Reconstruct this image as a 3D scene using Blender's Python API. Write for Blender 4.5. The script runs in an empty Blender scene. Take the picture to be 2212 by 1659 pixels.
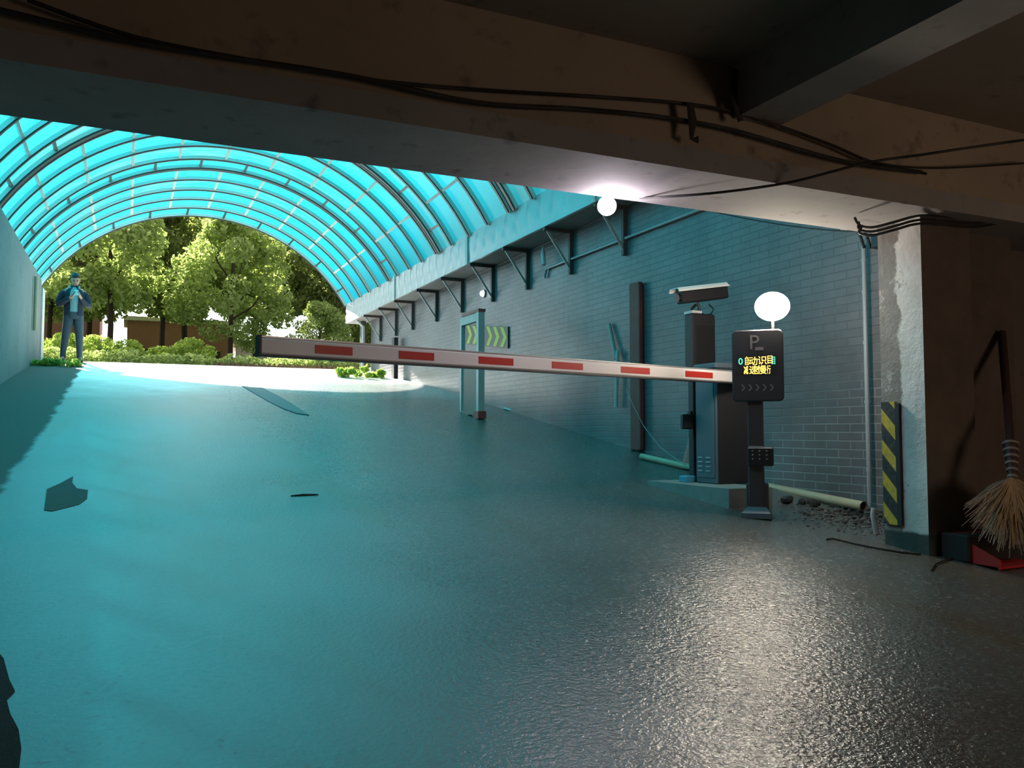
import bpy, math, random
import numpy as np
from mathutils import Vector, Matrix
random.seed(7)
SC = bpy.context.scene
COL = SC.collection
PI = math.pi

# ------------------------------------------------------------------ camera
CZ = 1.1                       # eye height over the garage floor under the camera
AZ, PITCH, FPX = math.radians(24.8), math.radians(3.2), 1800.0
cam_d = bpy.data.cameras.new('camera')
cam = bpy.data.objects.new('camera', cam_d)
COL.objects.link(cam)
cam.location = (0, 0, CZ)
cam.rotation_euler = (PI / 2 + PITCH, 0, -AZ)
cam_d.sensor_width = 36.0
cam_d.lens = FPX / 2212 * 36.0
cam_d.clip_start = 0.05
cam_d.clip_end = 400
SC.camera = cam

# ------------------------------------------------------------------ world, sun, exposure
SC.view_settings.view_transform = 'Standard'
SC.view_settings.look = 'None'
SC.view_settings.gamma = 1.0
SC.view_settings.use_curve_mapping = False
SC.view_settings.exposure = 0.12
SC.cycles.use_denoising = True
SC.cycles.max_bounces = 10
SC.cycles.transparent_max_bounces = 16
SC.cycles.sample_clamp_indirect = 6.0
SC.cycles.caustics_reflective = False
SC.cycles.caustics_refractive = False

w = bpy.data.worlds.new('sky')
SC.world = w
w.use_nodes = True
wn = w.node_tree.nodes
wn.clear()
wo = wn.new('ShaderNodeOutputWorld')
wb = wn.new('ShaderNodeBackground')
wb.inputs['Color'].default_value = (0.90, 0.96, 1.0, 1)
SUN_FROM = Vector((-0.24, 0.90, 0.59)).normalized()      # where the sun stands
# the sky is hazy and brightest round the sun
wt = wn.new('ShaderNodeTexCoord')
wd = wn.new('ShaderNodeVectorMath')
wd.operation = 'DOT_PRODUCT'
wd.inputs[1].default_value = SUN_FROM
w.node_tree.links.new(wt.outputs['Generated'], wd.inputs[0])
wr = wn.new('ShaderNodeMapRange')
wr.interpolation_type = 'SMOOTHERSTEP'
wr.inputs['From Min'].default_value = 0.25
wr.inputs['From Max'].default_value = 1.0
wr.inputs['To Min'].default_value = 0.35
wr.inputs['To Max'].default_value = 3.2
w.node_tree.links.new(wd.outputs['Value'], wr.inputs['Value'])
w.node_tree.links.new(wr.outputs[0], wb.inputs['Strength'])
w.node_tree.links.new(wb.outputs[0], wo.inputs[0])

sun_d = bpy.data.lights.new('sun', 'SUN')
sun_d.energy = 20.0
sun_d.angle = math.radians(0.6)
sun_d.color = (1.0, 0.95, 0.86)
sun = bpy.data.objects.new('sun', sun_d)
COL.objects.link(sun)
sun.rotation_euler = SUN_FROM.to_track_quat('Z', 'Y').to_euler()
sun.location = (-10, 30, 20)


def lamp(name, loc, power, color, radius=0.05):
    d = bpy.data.lights.new(name, 'POINT')
    d.energy = power
    d.color = color
    d.shadow_soft_size = radius
    o = bpy.data.objects.new(name, d)
    COL.objects.link(o)
    o.location = loc
    return o

# the garage's own dim warm lamp, deeper inside to the right of the camera
lamp('garage_lamp_light', (4.7, -1.2, 1.25), 95.0, (1.0, 0.74, 0.54), 0.6)

# ------------------------------------------------------------------ floor profile (height of the ramp along Y)
PROF = [(-9, -0.02), (-2.5, -0.02), (-1, 0.0), (0, 0.03), (2, 0.224), (4.72, 0.507), (8.04, 0.89), (8.76, 1.0), (14.52, 1.875),
        (17.0, 2.216), (18.8, 2.48), (20.5, 2.62), (22, 2.66), (80, 2.66)]
_py = np.array([p[0] for p in PROF])
_pz = np.array([p[1] for p in PROF])


def fz(y):
    return float(sum(np.interp(y + d, _py, _pz) for d in (-0.5, -0.25, 0, 0.25, 0.5)) / 5)

CB = (Matrix.Rotation(-AZ, 3, 'Z') @ Matrix.Rotation(PI / 2 + PITCH, 3, 'X'))


def ray(px, py):
    return CB @ Vector(((px - 1106) / FPX, -(py - 829.5) / FPX, -1.0))


def P(px, py, X=None, Y=None, Z=None, D=None):
    """the place in the scene seen at a pixel of the photograph, on the plane X=, Y=, Z=, at a distance, or on the floor"""
    r = ray(px, py)
    c = Vector((0, 0, CZ))
    if X is not None:
        return c + r * (X / r.x)
    if Y is not None:
        return c + r * (Y / r.y)
    if Z is not None:
        return c + r * ((Z - CZ) / r.z)
    if D is not None:
        return c + r * D
    t = 0.5
    while t < 60:
        q = c + r * t
        if q.z < fz(q.y):
            return q
        t += 0.01
    return q

# ------------------------------------------------------------------ materials
def rgb(r, g, b):
    f = lambda c: ((c / 255 + 0.055) / 1.055) ** 2.4 if c / 255 > 0.04045 else c / 255 / 12.92
    return (f(r), f(g), f(b), 1)


class NT:
    def __init__(s, name):
        s.m = bpy.data.materials.new(name)
        s.m.use_nodes = True
        s.t = s.m.node_tree
        s.b = s.t.nodes['Principled BSDF']
        s.out = s.t.nodes['Material Output']

    def n(s, typ, **kw):
        nd = s.t.nodes.new(typ)
        for k, v in kw.items():
            setattr(nd, k, v)
        return nd

    def l(s, a, b):
        s.t.links.new(a, b)

    def pos(s):
        return s.n('ShaderNodeNewGeometry').outputs['Position']

    def noise(s, scale, detail=4, rough=0.6, vec=None, out='Fac'):
        nd = s.n('ShaderNodeTexNoise')
        nd.inputs['Scale'].default_value = scale
        nd.inputs['Detail'].default_value = detail
        nd.inputs['Roughness'].default_value = rough
        s.l(vec if vec is not None else s.pos(), nd.inputs['Vector'])
        return nd.outputs[out]

    def ramp(s, fac, stops):
        nd = s.n('ShaderNodeValToRGB')
        e = nd.color_ramp.elements
        while len(e) < len(stops):
            e.new(0.5)
        for el, (p, c) in zip(e, stops):
            el.position = p
            el.color = c if len(c) == 4 else (*c, 1)
        s.l(fac, nd.inputs['Fac'])
        return nd.outputs['Color']

    def mix(s, fac, a, b, mode='MIX'):
        nd = s.n('ShaderNodeMix', data_type='RGBA', blend_type=mode)
        for sock, v in ((nd.inputs[0], fac), (nd.inputs[6], a), (nd.inputs[7], b)):
            if isinstance(v, (int, float, tuple)):
                sock.default_value = v
            else:
                s.l(v, sock)
        return nd.outputs[2]

    def math(s, op, a, b=None):
        nd = s.n('ShaderNodeMath', operation=op)
        for sock, v in zip(nd.inputs, (a, b)):
            if v is None:
                continue
            if isinstance(v, (int, float)):
                sock.default_value = v
            else:
                s.l(v, sock)
        return nd.outputs[0]

    def bump(s, h, strength=0.3, dist=0.02):
        nd = s.n('ShaderNodeBump')
        nd.inputs['Strength'].default_value = strength
        nd.inputs['Distance'].default_value = dist
        s.l(h, nd.inputs['Height'])
        s.l(nd.outputs[0], s.b.inputs['Normal'])
        return nd

    def xyz(s, vec=None):
        nd = s.n('ShaderNodeSeparateXYZ')
        s.l(vec if vec is not None else s.pos(), nd.inputs[0])
        return nd.outputs


def simple(name, col, rough=0.6, metal=0.0, var=0.25, scale=6.0, spec=0.5, bump=0.0):
    k = NT(name)
    c = col if len(col) == 4 else (*col, 1)
    d = tuple(v * (1 - var) for v in c[:3]) + (1,)
    k.l(k.mix(k.noise(scale), c, d), k.b.inputs['Base Color'])
    k.b.inputs['Roughness'].default_value = rough
    k.b.inputs['Metallic'].default_value = metal
    k.b.inputs['Specular IOR Level'].default_value = spec
    if bump:
        k.bump(k.noise(scale * 6), bump, 0.01)
    return k.m


def emit(name, col, strength):
    k = NT(name)
    k.b.inputs['Base Color'].default_value = (*col[:3], 1)
    k.b.inputs['Emission Color'].default_value = (*col[:3], 1)
    k.b.inputs['Emission Strength'].default_value = strength
    return k.m


# floor: dark concrete under a thin film of water, matte ragged strip along the left wall
def floor_mat():
    k = NT('wet_concrete')
    x, y, z = k.xyz()
    big = k.noise(0.7, 5, 0.6)
    fine = k.noise(38, 3, 0.7)
    spec = k.n('ShaderNodeTexVoronoi')
    spec.inputs['Scale'].default_value = 9.0
    k.l(k.pos(), spec.inputs['Vector'])
    base = k.ramp(big, [(0.3, (0.070, 0.066, 0.060)), (0.7, (0.115, 0.11, 0.102))])
    base = k.mix(k.ramp(fine, [(0.35, (0, 0, 0)), (0.7, (1, 1, 1))]), base, (0.115, 0.11, 0.105, 1))
    # long brown tyre wear
    sv = k.n('ShaderNodeVectorMath', operation='MULTIPLY')
    sv.inputs[1].default_value = (1.6, 0.25, 0)
    k.l(k.pos(), sv.inputs[0])
    wear = k.noise(1.0, 3, 0.5, sv.outputs[0])
    base = k.mix(k.ramp(wear, [(0.52, (0, 0, 0)), (0.66, (0.7, 0.7, 0.7))]), base, (0.10, 0.072, 0.045, 1))
    # dry and paler towards the street, part of the sun's glare put into the colour
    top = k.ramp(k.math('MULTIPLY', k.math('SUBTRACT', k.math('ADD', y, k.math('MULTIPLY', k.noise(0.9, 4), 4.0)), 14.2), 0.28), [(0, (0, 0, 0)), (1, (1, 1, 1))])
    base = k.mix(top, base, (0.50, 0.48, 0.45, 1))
    edge = k.noise(2.2, 5, 0.65)
    # matte strip mask along the left wall: x + noise < -0.75
    sx = k.math('ADD', x, k.math('MULTIPLY', k.math('SUBTRACT', edge, 0.5), 0.22))
    strip = k.ramp(k.math('MULTIPLY', k.math('ADD', sx, 0.78), 20.0), [(0.0, (1, 1, 1)), (1.0, (0, 0, 0))])
    matte = strip
    # coarse worn areas (right side, where the aggregate is laid open)
    ox = k.math('ADD', x, k.math('MULTIPLY', k.math('SUBTRACT', k.noise(0.8, 4, 0.6), 0.5), 2.2))
    open_ = k.ramp(k.math('MULTIPLY', k.math('ADD', ox, 0.1), 0.55), [(0.0, (0, 0, 0)), (1.0, (1, 1, 1))])
    base = k.mix(open_, k.mix(1.0, base, (2.3, 2.3, 2.3, 1), 'MULTIPLY'), base)  # left side lifted: canopy sheen put into the base colour
    col = k.mix(matte, base, (0.14, 0.125, 0.11, 1))
    # hairline joint
    k.l(col, k.b.inputs['Base Color'])
    r = k.mix(open_, (0.42, 0.42, 0.42, 1), (0.24, 0.24, 0.24, 1))
    r = k.mix(matte, r, (0.9, 0.9, 0.9, 1))
    r = k.mix(k.ramp(fine, [(0.58, (0, 0, 0)), (0.68, (0.4, 0.4, 0.4))]), r, (0.75, 0.75, 0.75, 1))
    k.l(r, k.b.inputs['Roughness'])
    k.b.inputs['IOR'].default_value = 1.6
    k.l(k.mix(matte, (1.0, 1.0, 1.0, 1), (0.15, 0.15, 0.15, 1)), k.b.inputs['Specular IOR Level'])
    h = k.math('ADD', k.noise(55, 2, 0.5), k.math('MULTIPLY', k.noise(150, 2, 0.5), 0.4))
    bm = k.bump(h, 0.3, 0.008)
    k.l(k.math('ADD', k.math('MULTIPLY', open_, 0.60), 0.12), bm.inputs['Strength'])
    return k.m


def patch_mat():
    return simple('dry_cement', (0.14, 0.125, 0.11), 0.9, spec=0.15, var=0.3, scale=9, bump=0.2)


def brick_mat():
    k = NT('painted_brick')
    x, y, z = k.xyz()
    cb = k.n('ShaderNodeCombineXYZ')
    k.l(y, cb.inputs[0])
    k.l(z, cb.inputs[1])
    bt = k.n('ShaderNodeTexBrick')
    k.l(cb.outputs[0], bt.inputs['Vector'])
    bt.inputs['Scale'].default_value = 1.0
    bt.inputs['Brick Width'].default_value = 0.25
    bt.inputs['Row Height'].default_value = 0.068
    bt.inputs['Mortar Size'].default_value = 0.0055
    bt.inputs['Mortar Smooth'].default_value = 0.4
    bt.inputs['Color1'].default_value = (0.175, 0.17, 0.178, 1)
    bt.inputs['Color2'].default_value = (0.155, 0.15, 0.158, 1)
    # mortar: dark where the paint has sunk in, pale where it is bare near the foot by the column
    m1 = k.math('SUBTRACT', k.math('SUBTRACT', 8.3, y), k.math('MULTIPLY', z, 2.4))
    m1 = k.math('ADD', m1, k.math('MULTIPLY', k.noise(1.3), 1.6))
    mort = k.ramp(m1, [(0.2, (0.11, 0.115, 0.125)), (1.0, (0.30, 0.305, 0.31))])
    k.l(mort, bt.inputs['Mortar'])
    dirt = k.ramp(k.noise(1.1, 5, 0.65), [(0.35, (0.62, 0.62, 0.62)), (0.65, (1, 1, 1))])
    k.l(k.mix(1.0, bt.outputs['Color'], dirt, 'MULTIPLY'), k.b.inputs['Base Color'])
    k.b.inputs['Roughness'].default_value = 0.38
    inv = k.math('SUBTRACT', 1.0, bt.outputs['Fac'])
    k.bump(k.math('ADD', inv, k.math('MULTIPLY', k.noise(40), 0.3)), 0.5, 0.006)
    return k.m


def concrete(name, c1, c2, scale=1.5, rough=0.85, bump=0.25):
    k = NT(name)
    n1 = k.noise(scale, 6, 0.65)
    n2 = k.noise(scale * 9, 4, 0.6)
    c = k.ramp(n1, [(0.3, c1), (0.7, c2)])
    c = k.mix(k.ramp(n2, [(0.24, (0.8, 0.8, 0.8)), (0.40, (0, 0, 0))]), c, tuple(v * 0.55 for v in c1[:3]) + (1,))
    k.l(c, k.b.inputs['Base Color'])
    k.b.inputs['Roughness'].default_value = rough
    k.b.inputs['Specular IOR Level'].default_value = 0.3
    k.bump(n2, bump, 0.01)
    return k.m


def column_mat():
    k = NT('peeling_plaster')
    x, y, z = k.xyz()
    nz = k.noise(5.0, 6, 0.7)
    t = k.math('ADD', y, k.math('MULTIPLY', k.math('SUBTRACT', nz, 0.5), 0.16))
    grey = k.ramp(k.math('MULTIPLY', k.math('SUBTRACT', t, 3.585), 60.0), [(0, (0, 0, 0)), (1, (1, 1, 1))])
    white = k.ramp(k.noise(3.0, 6, 0.7), [(0.35, (0.58, 0.54, 0.50)), (0.6, (0.74, 0.71, 0.68))])
    rough_grey = k.ramp(k.noise(9, 5, 0.7), [(0.3, (0.17, 0.15, 0.135)), (0.7, (0.27, 0.245, 0.225))])
    c = k.mix(grey, white, rough_grey)
    chips = k.ramp(k.noise(4.2, 6, 0.75), [(0.60, (0, 0, 0)), (0.63, (1, 1, 1))])
    c = k.mix(chips, c, (0.36, 0.34, 0.31, 1))
    nx_ = k.n('ShaderNodeNewGeometry').outputs['Normal']
    front = k.math('GREATER_THAN', k.math('MULTIPLY', k.xyz(nx_)[1], -1.0), 0.7)
    brown = k.ramp(k.noise(2.5, 6, 0.7), [(0.3, (0.075, 0.058, 0.048)), (0.7, (0.13, 0.10, 0.082))])
    c = k.mix(front, c, brown)  # garage-facing side darkened: shade put into the colour
    # dark painted band at the foot
    zz = k.math('ADD', z, k.math('MULTIPLY', k.noise(6), 0.03))
    foot = k.ramp(k.math('MULTIPLY', k.math('SUBTRACT', zz, 0.50), 60.0), [(0, (1, 1, 1)), (1, (0, 0, 0))])
    c = k.mix(foot, c, (0.045, 0.055, 0.050, 1))
    k.l(c, k.b.inputs['Base Color'])
    k.b.inputs['Roughness'].default_value = 0.8
    k.bump(k.math('ADD', nz, k.noise(30)), 0.4, 0.01)
    return k.m


def sheet_mat(name, milky, dirt_amt):
    """tinted polycarbonate: passes some light straight, scatters the rest"""
    k = NT(name)
    tint = (0.020, 0.58, 0.75, 1)
    tl = k.n('ShaderNodeBsdfTranslucent')
    tr = k.n('ShaderNodeBsdfTransparent')
    gl = k.n('ShaderNodeBsdfGlossy')
    gl.inputs['Roughness'].default_value = 0.25
    gl.inputs['Color'].default_value = (0.7, 0.7, 0.7, 1)
    x, y, z = k.xyz()
    sv = k.n('ShaderNodeVectorMath', operation='MULTIPLY')
    sv.inputs[1].default_value = (1.2, 6, 1.2)
    k.l(k.pos(), sv.inputs[0])
    dn = k.noise(1.0, 6, 0.7, sv.outputs[0])
    d = k.ramp(dn, [(0.40, (0, 0, 0)), (0.75, (1, 1, 1))])
    dm = k.mix(dirt_amt, (0, 0, 0, 1), d)
    c1 = k.mix(dm, tint, (0.12, 0.42, 0.40, 1))
    c2 = k.mix(dm, (0.006, 0.52, 0.66, 1), (0.10, 0.30, 0.30, 1))
    k.l(k.mix(1.0, c1, (0.72, 0.72, 0.76, 1), 'MULTIPLY'), tl.inputs['Color'])
    k.l(c2, tr.inputs['Color'])
    mx = k.n('ShaderNodeMixShader')
    mx.inputs[0].default_value = milky
    k.l(tr.outputs[0], mx.inputs[1])
    k.l(tl.outputs[0], mx.inputs[2])
    m2 = k.n('ShaderNodeMixShader')
    fr = k.n('ShaderNodeFresnel')
    fr.inputs['IOR'].default_value = 1.35
    k.l(k.math('MULTIPLY', fr.outputs[0], 0.35), m2.inputs[0])
    k.l(mx.outputs[0], m2.inputs[1])
    k.l(gl.outputs[0], m2.inputs[2])
    k.t.nodes.remove(k.b)
    k.l(m2.outputs[0], k.out.inputs[0])
    return k.m


def leaf_mat(name, c1, c2):
    k = NT(name)
    oi = k.n('ShaderNodeNewGeometry').outputs['Random Per Island']
    c = k.ramp(oi, [(0.0, c1), (1.0, c2)])
    df = k.n('ShaderNodeBsdfDiffuse')
    tl = k.n('ShaderNodeBsdfTranslucent')
    k.l(c, df.inputs['Color'])
    k.l(k.mix(1.0, c, (1.15, 1.2, 0.7, 1), 'MULTIPLY'), tl.inputs['Color'])
    mx = k.n('ShaderNodeMixShader')
    mx.inputs[0].default_value = 0.6
    k.l(df.outputs[0], mx.inputs[1])
    k.l(tl.outputs[0], mx.inputs[2])
    k.t.nodes.remove(k.b)
    k.l(mx.outputs[0], k.out.inputs[0])
    return k.m


def stripe_mat(name, c1, c2, period, slant, axis='y', duty=0.5, off=0.0):
    k = NT(name)
    tc = k.n('ShaderNodeTexCoord').outputs['Object']
    x, y, z = k.xyz(tc)
    a = {'x': x, 'y': y}[axis]
    v = k.math('ADD', k.math('ADD', z, k.math('MULTIPLY', a, slant)), off)
    f = k.math('FRACT', k.math('DIVIDE', v, period))
    m = k.math('LESS_THAN', f, duty)
    c = k.mix(m, c1, c2)
    c = k.mix(k.ramp(k.noise(30), [(0.35, (0.35, 0.35, 0.35)), (0.6, (0, 0, 0))]), c, (0.10, 0.09, 0.08, 1))
    k.l(c, k.b.inputs['Base Color'])
    k.b.inputs['Roughness'].default_value = 0.6
    return k.m


M = {
    'floor': floor_mat(), 'patch': patch_mat(), 'brick': brick_mat(), 'column': column_mat(),
    'plaster': concrete('grey_plaster', (0.22, 0.225, 0.22), (0.30, 0.305, 0.30), 0.8),
    'beam_grey': concrete('grey_painted_concrete', (0.21, 0.20, 0.20), (0.30, 0.285, 0.28), 0.9),
    'beam_brown': concrete('bare_brown_concrete', (0.25, 0.20, 0.155), (0.34, 0.27, 0.205), 0.8),
    'ceiling': concrete('bare_ceiling_concrete', (0.20, 0.17, 0.145), (0.27, 0.23, 0.195), 0.7),
    'garage_wall': concrete('grubby_garage_plaster', (0.12, 0.095, 0.088), (0.16, 0.13, 0.12), 1.2),
    'street': concrete('pale_street_concrete', (0.55, 0.53, 0.50), (0.66, 0.64, 0.61), 0.6),
    'steel_dark': simple('dark_painted_steel', (0.06, 0.075, 0.07), 0.5),
    'steel_grey': simple('grey_painted_steel', (0.33, 0.31, 0.29), 0.5, scale=3),
    'purlin': simple('primed_flat_bar', (0.74, 0.64, 0.58), 0.6, scale=2),
    'fascia': simple('galvanised_sheet', (0.52, 0.54, 0.55), 0.35, 0.3, scale=3),
    'bracket': simple('bracket_steel', (0.075, 0.06, 0.055), 0.6),
    'bracket_bare': simple('bare_angle_steel', (0.35, 0.33, 0.32), 0.5),
    'sheet': sheet_mat('cyan_polycarbonate', 0.98, 0.15),
    'sheet_dirty': sheet_mat('cyan_polycarbonate_weathered', 0.98, 0.9),
    'bark': simple('bark', (0.055, 0.035, 0.028), 0.9, var=0.5, scale=12, bump=0.4),
    'arm_white': simple('white_enamel', (0.62, 0.60, 0.60), 0.35, scale=2, var=0.08),
    'arm_red': simple('red_reflective_tape', (0.42, 0.022, 0.015), 0.35, scale=20),
    'arm_alu': simple('brushed_aluminium', (0.55, 0.57, 0.58), 0.3, 0.7),
    'housing': simple('slate_blue_enamel', (0.085, 0.12, 0.145), 0.42, scale=3, var=0.12),
    'black': simple('black_plastic', (0.012, 0.012, 0.013), 0.45),
    'black_rough': simple('black_enamel', (0.02, 0.02, 0.024), 0.5),
    'post_grey': simple('dark_post_enamel', (0.05, 0.045, 0.048), 0.4),
    'cable': simple('black_rubber_cable', (0.018, 0.015, 0.014), 0.7),
    'pipe_white': simple('white_pvc', (0.55, 0.54, 0.52), 0.4),
    'pipe_grey': simple('grey_pvc', (0.32, 0.36, 0.38), 0.4),
    'pipe_yellow': simple('yellowed_pvc', (0.50, 0.42, 0.27), 0.5),
    'plank': simple('red_brown_timber', (0.30, 0.065, 0.055), 0.7, var=0.4, scale=10),
    'concrete_plinth': concrete('plinth_concrete', (0.17, 0.18, 0.17), (0.27, 0.285, 0.27), 3.0),
    'letter': simple('faded_grey_lettering', (0.20, 0.17, 0.17), 0.6),
    'hazard': stripe_mat('yellow_black_stripes', (0.015, 0.015, 0.016, 1), (0.62, 0.42, 0.03, 1), 0.19, -1.1, 'y', 0.46, 0.06),
    'led_yellow': emit('led_yellow', (1.0, 0.58, 0.08), 4.0),
    'led_green': emit('led_green', (0.05, 1.0, 0.45), 2.2),
    'led_red': emit('led_red', (1.0, 0.03, 0.01), 0.8),
    'bulb': emit('bulb_glow', (1.0, 0.93, 1.0), 30.0),
    'flood': emit('floodlight_glow', (1.0, 0.87, 0.72), 170.0),
    'wall_lamp': emit('wall_lamp_glow', (0.95, 0.95, 1.0), 6.0),
    'chev_yellow': simple('yellow_reflective', (0.75, 0.60, 0.03), 0.5, scale=20),
    'chev_dark': simple('dark_grey_sheet', (0.05, 0.06, 0.055), 0.5),
    'frame_pale': simple('pale_frame_enamel', (0.50, 0.47, 0.44), 0.45),
    'frame_red': simple('worn_red_enamel', (0.36, 0.06, 0.04), 0.5),
    'frame_panel': simple('faded_red_panel', (0.48, 0.20, 0.17), 0.6, scale=4),
    'skin': simple('skin', (0.42, 0.25, 0.18), 0.5, var=0.08),
    'hair': simple('black_hair', (0.014, 0.012, 0.011), 0.55),
    'jacket': simple('navy_jacket_cloth', (0.018, 0.026, 0.045), 0.85, var=0.3),
    'shirt': simple('pale_teal_shirt', (0.22, 0.42, 0.44), 0.85),
    'jeans': simple('blue_denim', (0.055, 0.075, 0.10), 0.9, var=0.35),
    'shoe': simple('dark_shoe', (0.03, 0.025, 0.022), 0.6),
    'straw': simple('straw', (0.58, 0.46, 0.27), 0.8, var=0.5, scale=60),
    'straw_grey': simple('greyed_straw', (0.48, 0.42, 0.36), 0.8, var=0.5, scale=60),
    'handle': simple('dark_wooden_handle', (0.05, 0.025, 0.02), 0.6),
    'twine': simple('binding_wire', (0.30, 0.24, 0.20), 0.5),
    'red_plastic': simple('red_plastic', (0.62, 0.03, 0.03), 0.4),
    'cone': simple('faded_cone_plastic', (0.55, 0.16, 0.13), 0.6),
    'debris': simple('dirt', (0.05, 0.042, 0.038), 0.95, var=0.5, scale=20, bump=0.5),
    'debris_pale': simple('mortar_crumbs', (0.22, 0.18, 0.165), 0.95, var=0.4, scale=25, bump=0.5),
    'blue_cloth': simple('blue_plastic', (0.05, 0.30, 0.45), 0.5),
    'brick_red': simple('red_brick_facing', (0.36, 0.17, 0.12), 0.85, scale=4),
    'building': concrete('pale_render', (0.62, 0.56, 0.52), (0.75, 0.70, 0.66), 0.3),
    'added_block_grey': concrete('added_block_grey_render', (0.34, 0.36, 0.38), (0.44, 0.46, 0.48), 0.3),
    'glass_dark': simple('window_glass', (0.05, 0.06, 0.07), 0.1),
    'rail': simple('white_railing', (0.6, 0.58, 0.58), 0.5),
    'brown_fence': simple('brown_wood_pickets', (0.20, 0.10, 0.07), 0.8),
    'grass': simple('lawn', (0.07, 0.12, 0.025), 0.95, var=0.5, scale=3),
    'leaf_a': leaf_mat('leaves_bright', (0.24, 0.31, 0.12, 1), (0.55, 0.62, 0.33, 1)),
    'leaf_b': leaf_mat('leaves_dark', (0.13, 0.17, 0.065, 1), (0.34, 0.38, 0.17, 1)),
    'leaf_c': leaf_mat('leaves_lime', (0.24, 0.34, 0.07, 1), (0.50, 0.60, 0.22, 1)),
    'screen_white': simple('phone_white', (0.6, 0.62, 0.6), 0.3),
    'tape': simple('sooty_tape', (0.03, 0.025, 0.022), 0.9),
}

# ------------------------------------------------------------------ mesh building
class MB:
    def __init__(s):
        s.v = []
        s.f = []
        s.mi = []

    def add(s, vs, fs, mi=0):
        b = len(s.v)
        s.v += [Vector(v) for v in vs]
        s.f += [[b + i for i in f] for f in fs]
        s.mi += [mi] * len(fs)
        return s

    def box(s, a, b, mi=0, rot=0.0, bev=0.0):
        x0, y0, z0 = a
        x1, y1, z1 = b
        if bev > 0:
            return s.rbox(a, b, bev, mi)
        vs = [(x0, y0, z0), (x1, y0, z0), (x1, y1, z0), (x0, y1, z0), (x0, y0, z1), (x1, y0, z1), (x1, y1, z1), (x0, y1, z1)]
        fs = [(0, 3, 2, 1), (4, 5, 6, 7), (0, 1, 5, 4), (1, 2, 6, 5), (2, 3, 7, 6), (3, 0, 4, 7)]
        return s.add(vs, fs, mi)

    def rbox(s, a, b, r, mi=0):
        """box with chamfered vertical and horizontal edges"""
        x0, y0, z0 = a
        x1, y1, z1 = b
        def ring(x0, y0, x1, y1, z, c):
            return [(x0 + c, y0, z), (x1 - c, y0, z), (x1, y0 + c, z), (x1, y1 - c, z), (x1 - c, y1, z), (x0 + c, y1, z), (x0, y1 - c, z), (x0, y0 + c, z)]
        rs = [ring(x0 + r, y0 + r, x1 - r, y1 - r, z0, r * .5), ring(x0, y0, x1, y1, z0 + r, r), ring(x0, y0, x1, y1, z1 - r, r),
              ring(x0 + r, y0 + r, x1 - r, y1 - r, z1, r * .5)]
        vs = [p for q in rs for p in q]
        fs = [tuple(reversed(range(8))), tuple(range(24, 32))]
        for i in range(3):
            for j in range(8):
                fs.append((i * 8 + j, i * 8 + (j + 1) % 8, (i + 1) * 8 + (j + 1) % 8, (i + 1) * 8 + j))
        return s.add(vs, fs, mi)

    def loft(s, rings, mi=0, cap=True, closed=True):
        n = len(rings[0])
        vs = [p for r in rings for p in r]
        fs = []
        m = n if closed else n - 1
        for i in range(len(rings) - 1):
            for j in range(m):
                fs.append((i * n + j, i * n + (j + 1) % n, (i + 1) * n + (j + 1) % n, (i + 1) * n + j))
        if cap and closed:
            fs.append(tuple(reversed(range(n))))
            fs.append(tuple(range((len(rings) - 1) * n, len(rings) * n)))
        return s.add(vs, fs, mi)

    def tube(s, pts, r, n=8, mi=0, flat=1.0, cap=True):
        pts = [Vector(p) for p in pts]
        rr = r if isinstance(r, (list, tuple)) else [r] * len(pts)
        rings = []
        ref = None
        for i, p in enumerate(pts):
            t = (pts[min(i + 1, len(pts) - 1)] - pts[max(i - 1, 0)]).normalized()
            if ref is None:
                ref = Vector((0, 0, 1)) if abs(t.z) < 0.9 else Vector((1, 0, 0))
            u = (ref - t * ref.dot(t)).normalized()
            ref = u
            v = t.cross(u)
            rings.append([p + (u * math.cos(a) + v * math.sin(a) * flat) * rr[i] for a in [2 * PI * q / n for q in range(n)]])
        return s.loft(rings, mi, cap)

    def bar(s, a, b, wd, ht, mi=0, up=(0, 0, 1)):
        """straight rectangular bar from a to b"""
        a, b = Vector(a), Vector(b)
        t = (b - a).normalized()
        u = Vector(up)
        if abs(t.dot(u)) > 0.98:
            u = Vector((1, 0, 0))
        sd = t.cross(u).normalized()
        u = sd.cross(t)
        rings = []
        for p in (a, b):
            rings.append([p + sd * sx * wd / 2 + u * sz * ht / 2 for sx, sz in ((-1, -1), (1, -1), (1, 1), (-1, 1))])
        return s.loft(rings, mi)

    def ball(s, c, r, n=12, m=8, mi=0, sc=(1, 1, 1)):
        c = Vector(c)
        rings = []
        for i in range(m + 1):
            ph = PI * (i / m) * 0.998 + 0.001 * PI
            rings.append([c + Vector((r * sc[0] * math.sin(ph) * math.cos(2 * PI * j / n), r * sc[1] * math.sin(ph) * math.sin(2 * PI * j / n), -r * sc[2] * math.cos(ph))) for j in range(n)])
        return s.loft(rings, mi)

    def xf(s, mat):
        s.v = [mat @ v for v in s.v]
        return s

    def build(s, name, mats, parent=None, smooth=False, origin=None):
        me = bpy.data.meshes.new(name)
        o0 = Vector(origin) if origin is not None else Vector((0, 0, 0))
        me.from_pydata([tuple(v - o0) for v in s.v], [], s.f)
        if not isinstance(mats, (list, tuple)):
            mats = [mats]
        for m in mats:
            me.materials.append(m)
        me.polygons.foreach_set('material_index', s.mi)
        if smooth:
            me.polygons.foreach_set('use_smooth', [True] * len(s.f))
            try:
                me.set_sharp_from_angle(angle=math.radians(smooth if smooth > 1 else 40))
            except Exception:
                pass
        me.update()
        o = bpy.data.objects.new(name, me)
        COL.objects.link(o)
        if parent is not None:
            o.parent = parent
        o.location = o0
        return o


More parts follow.
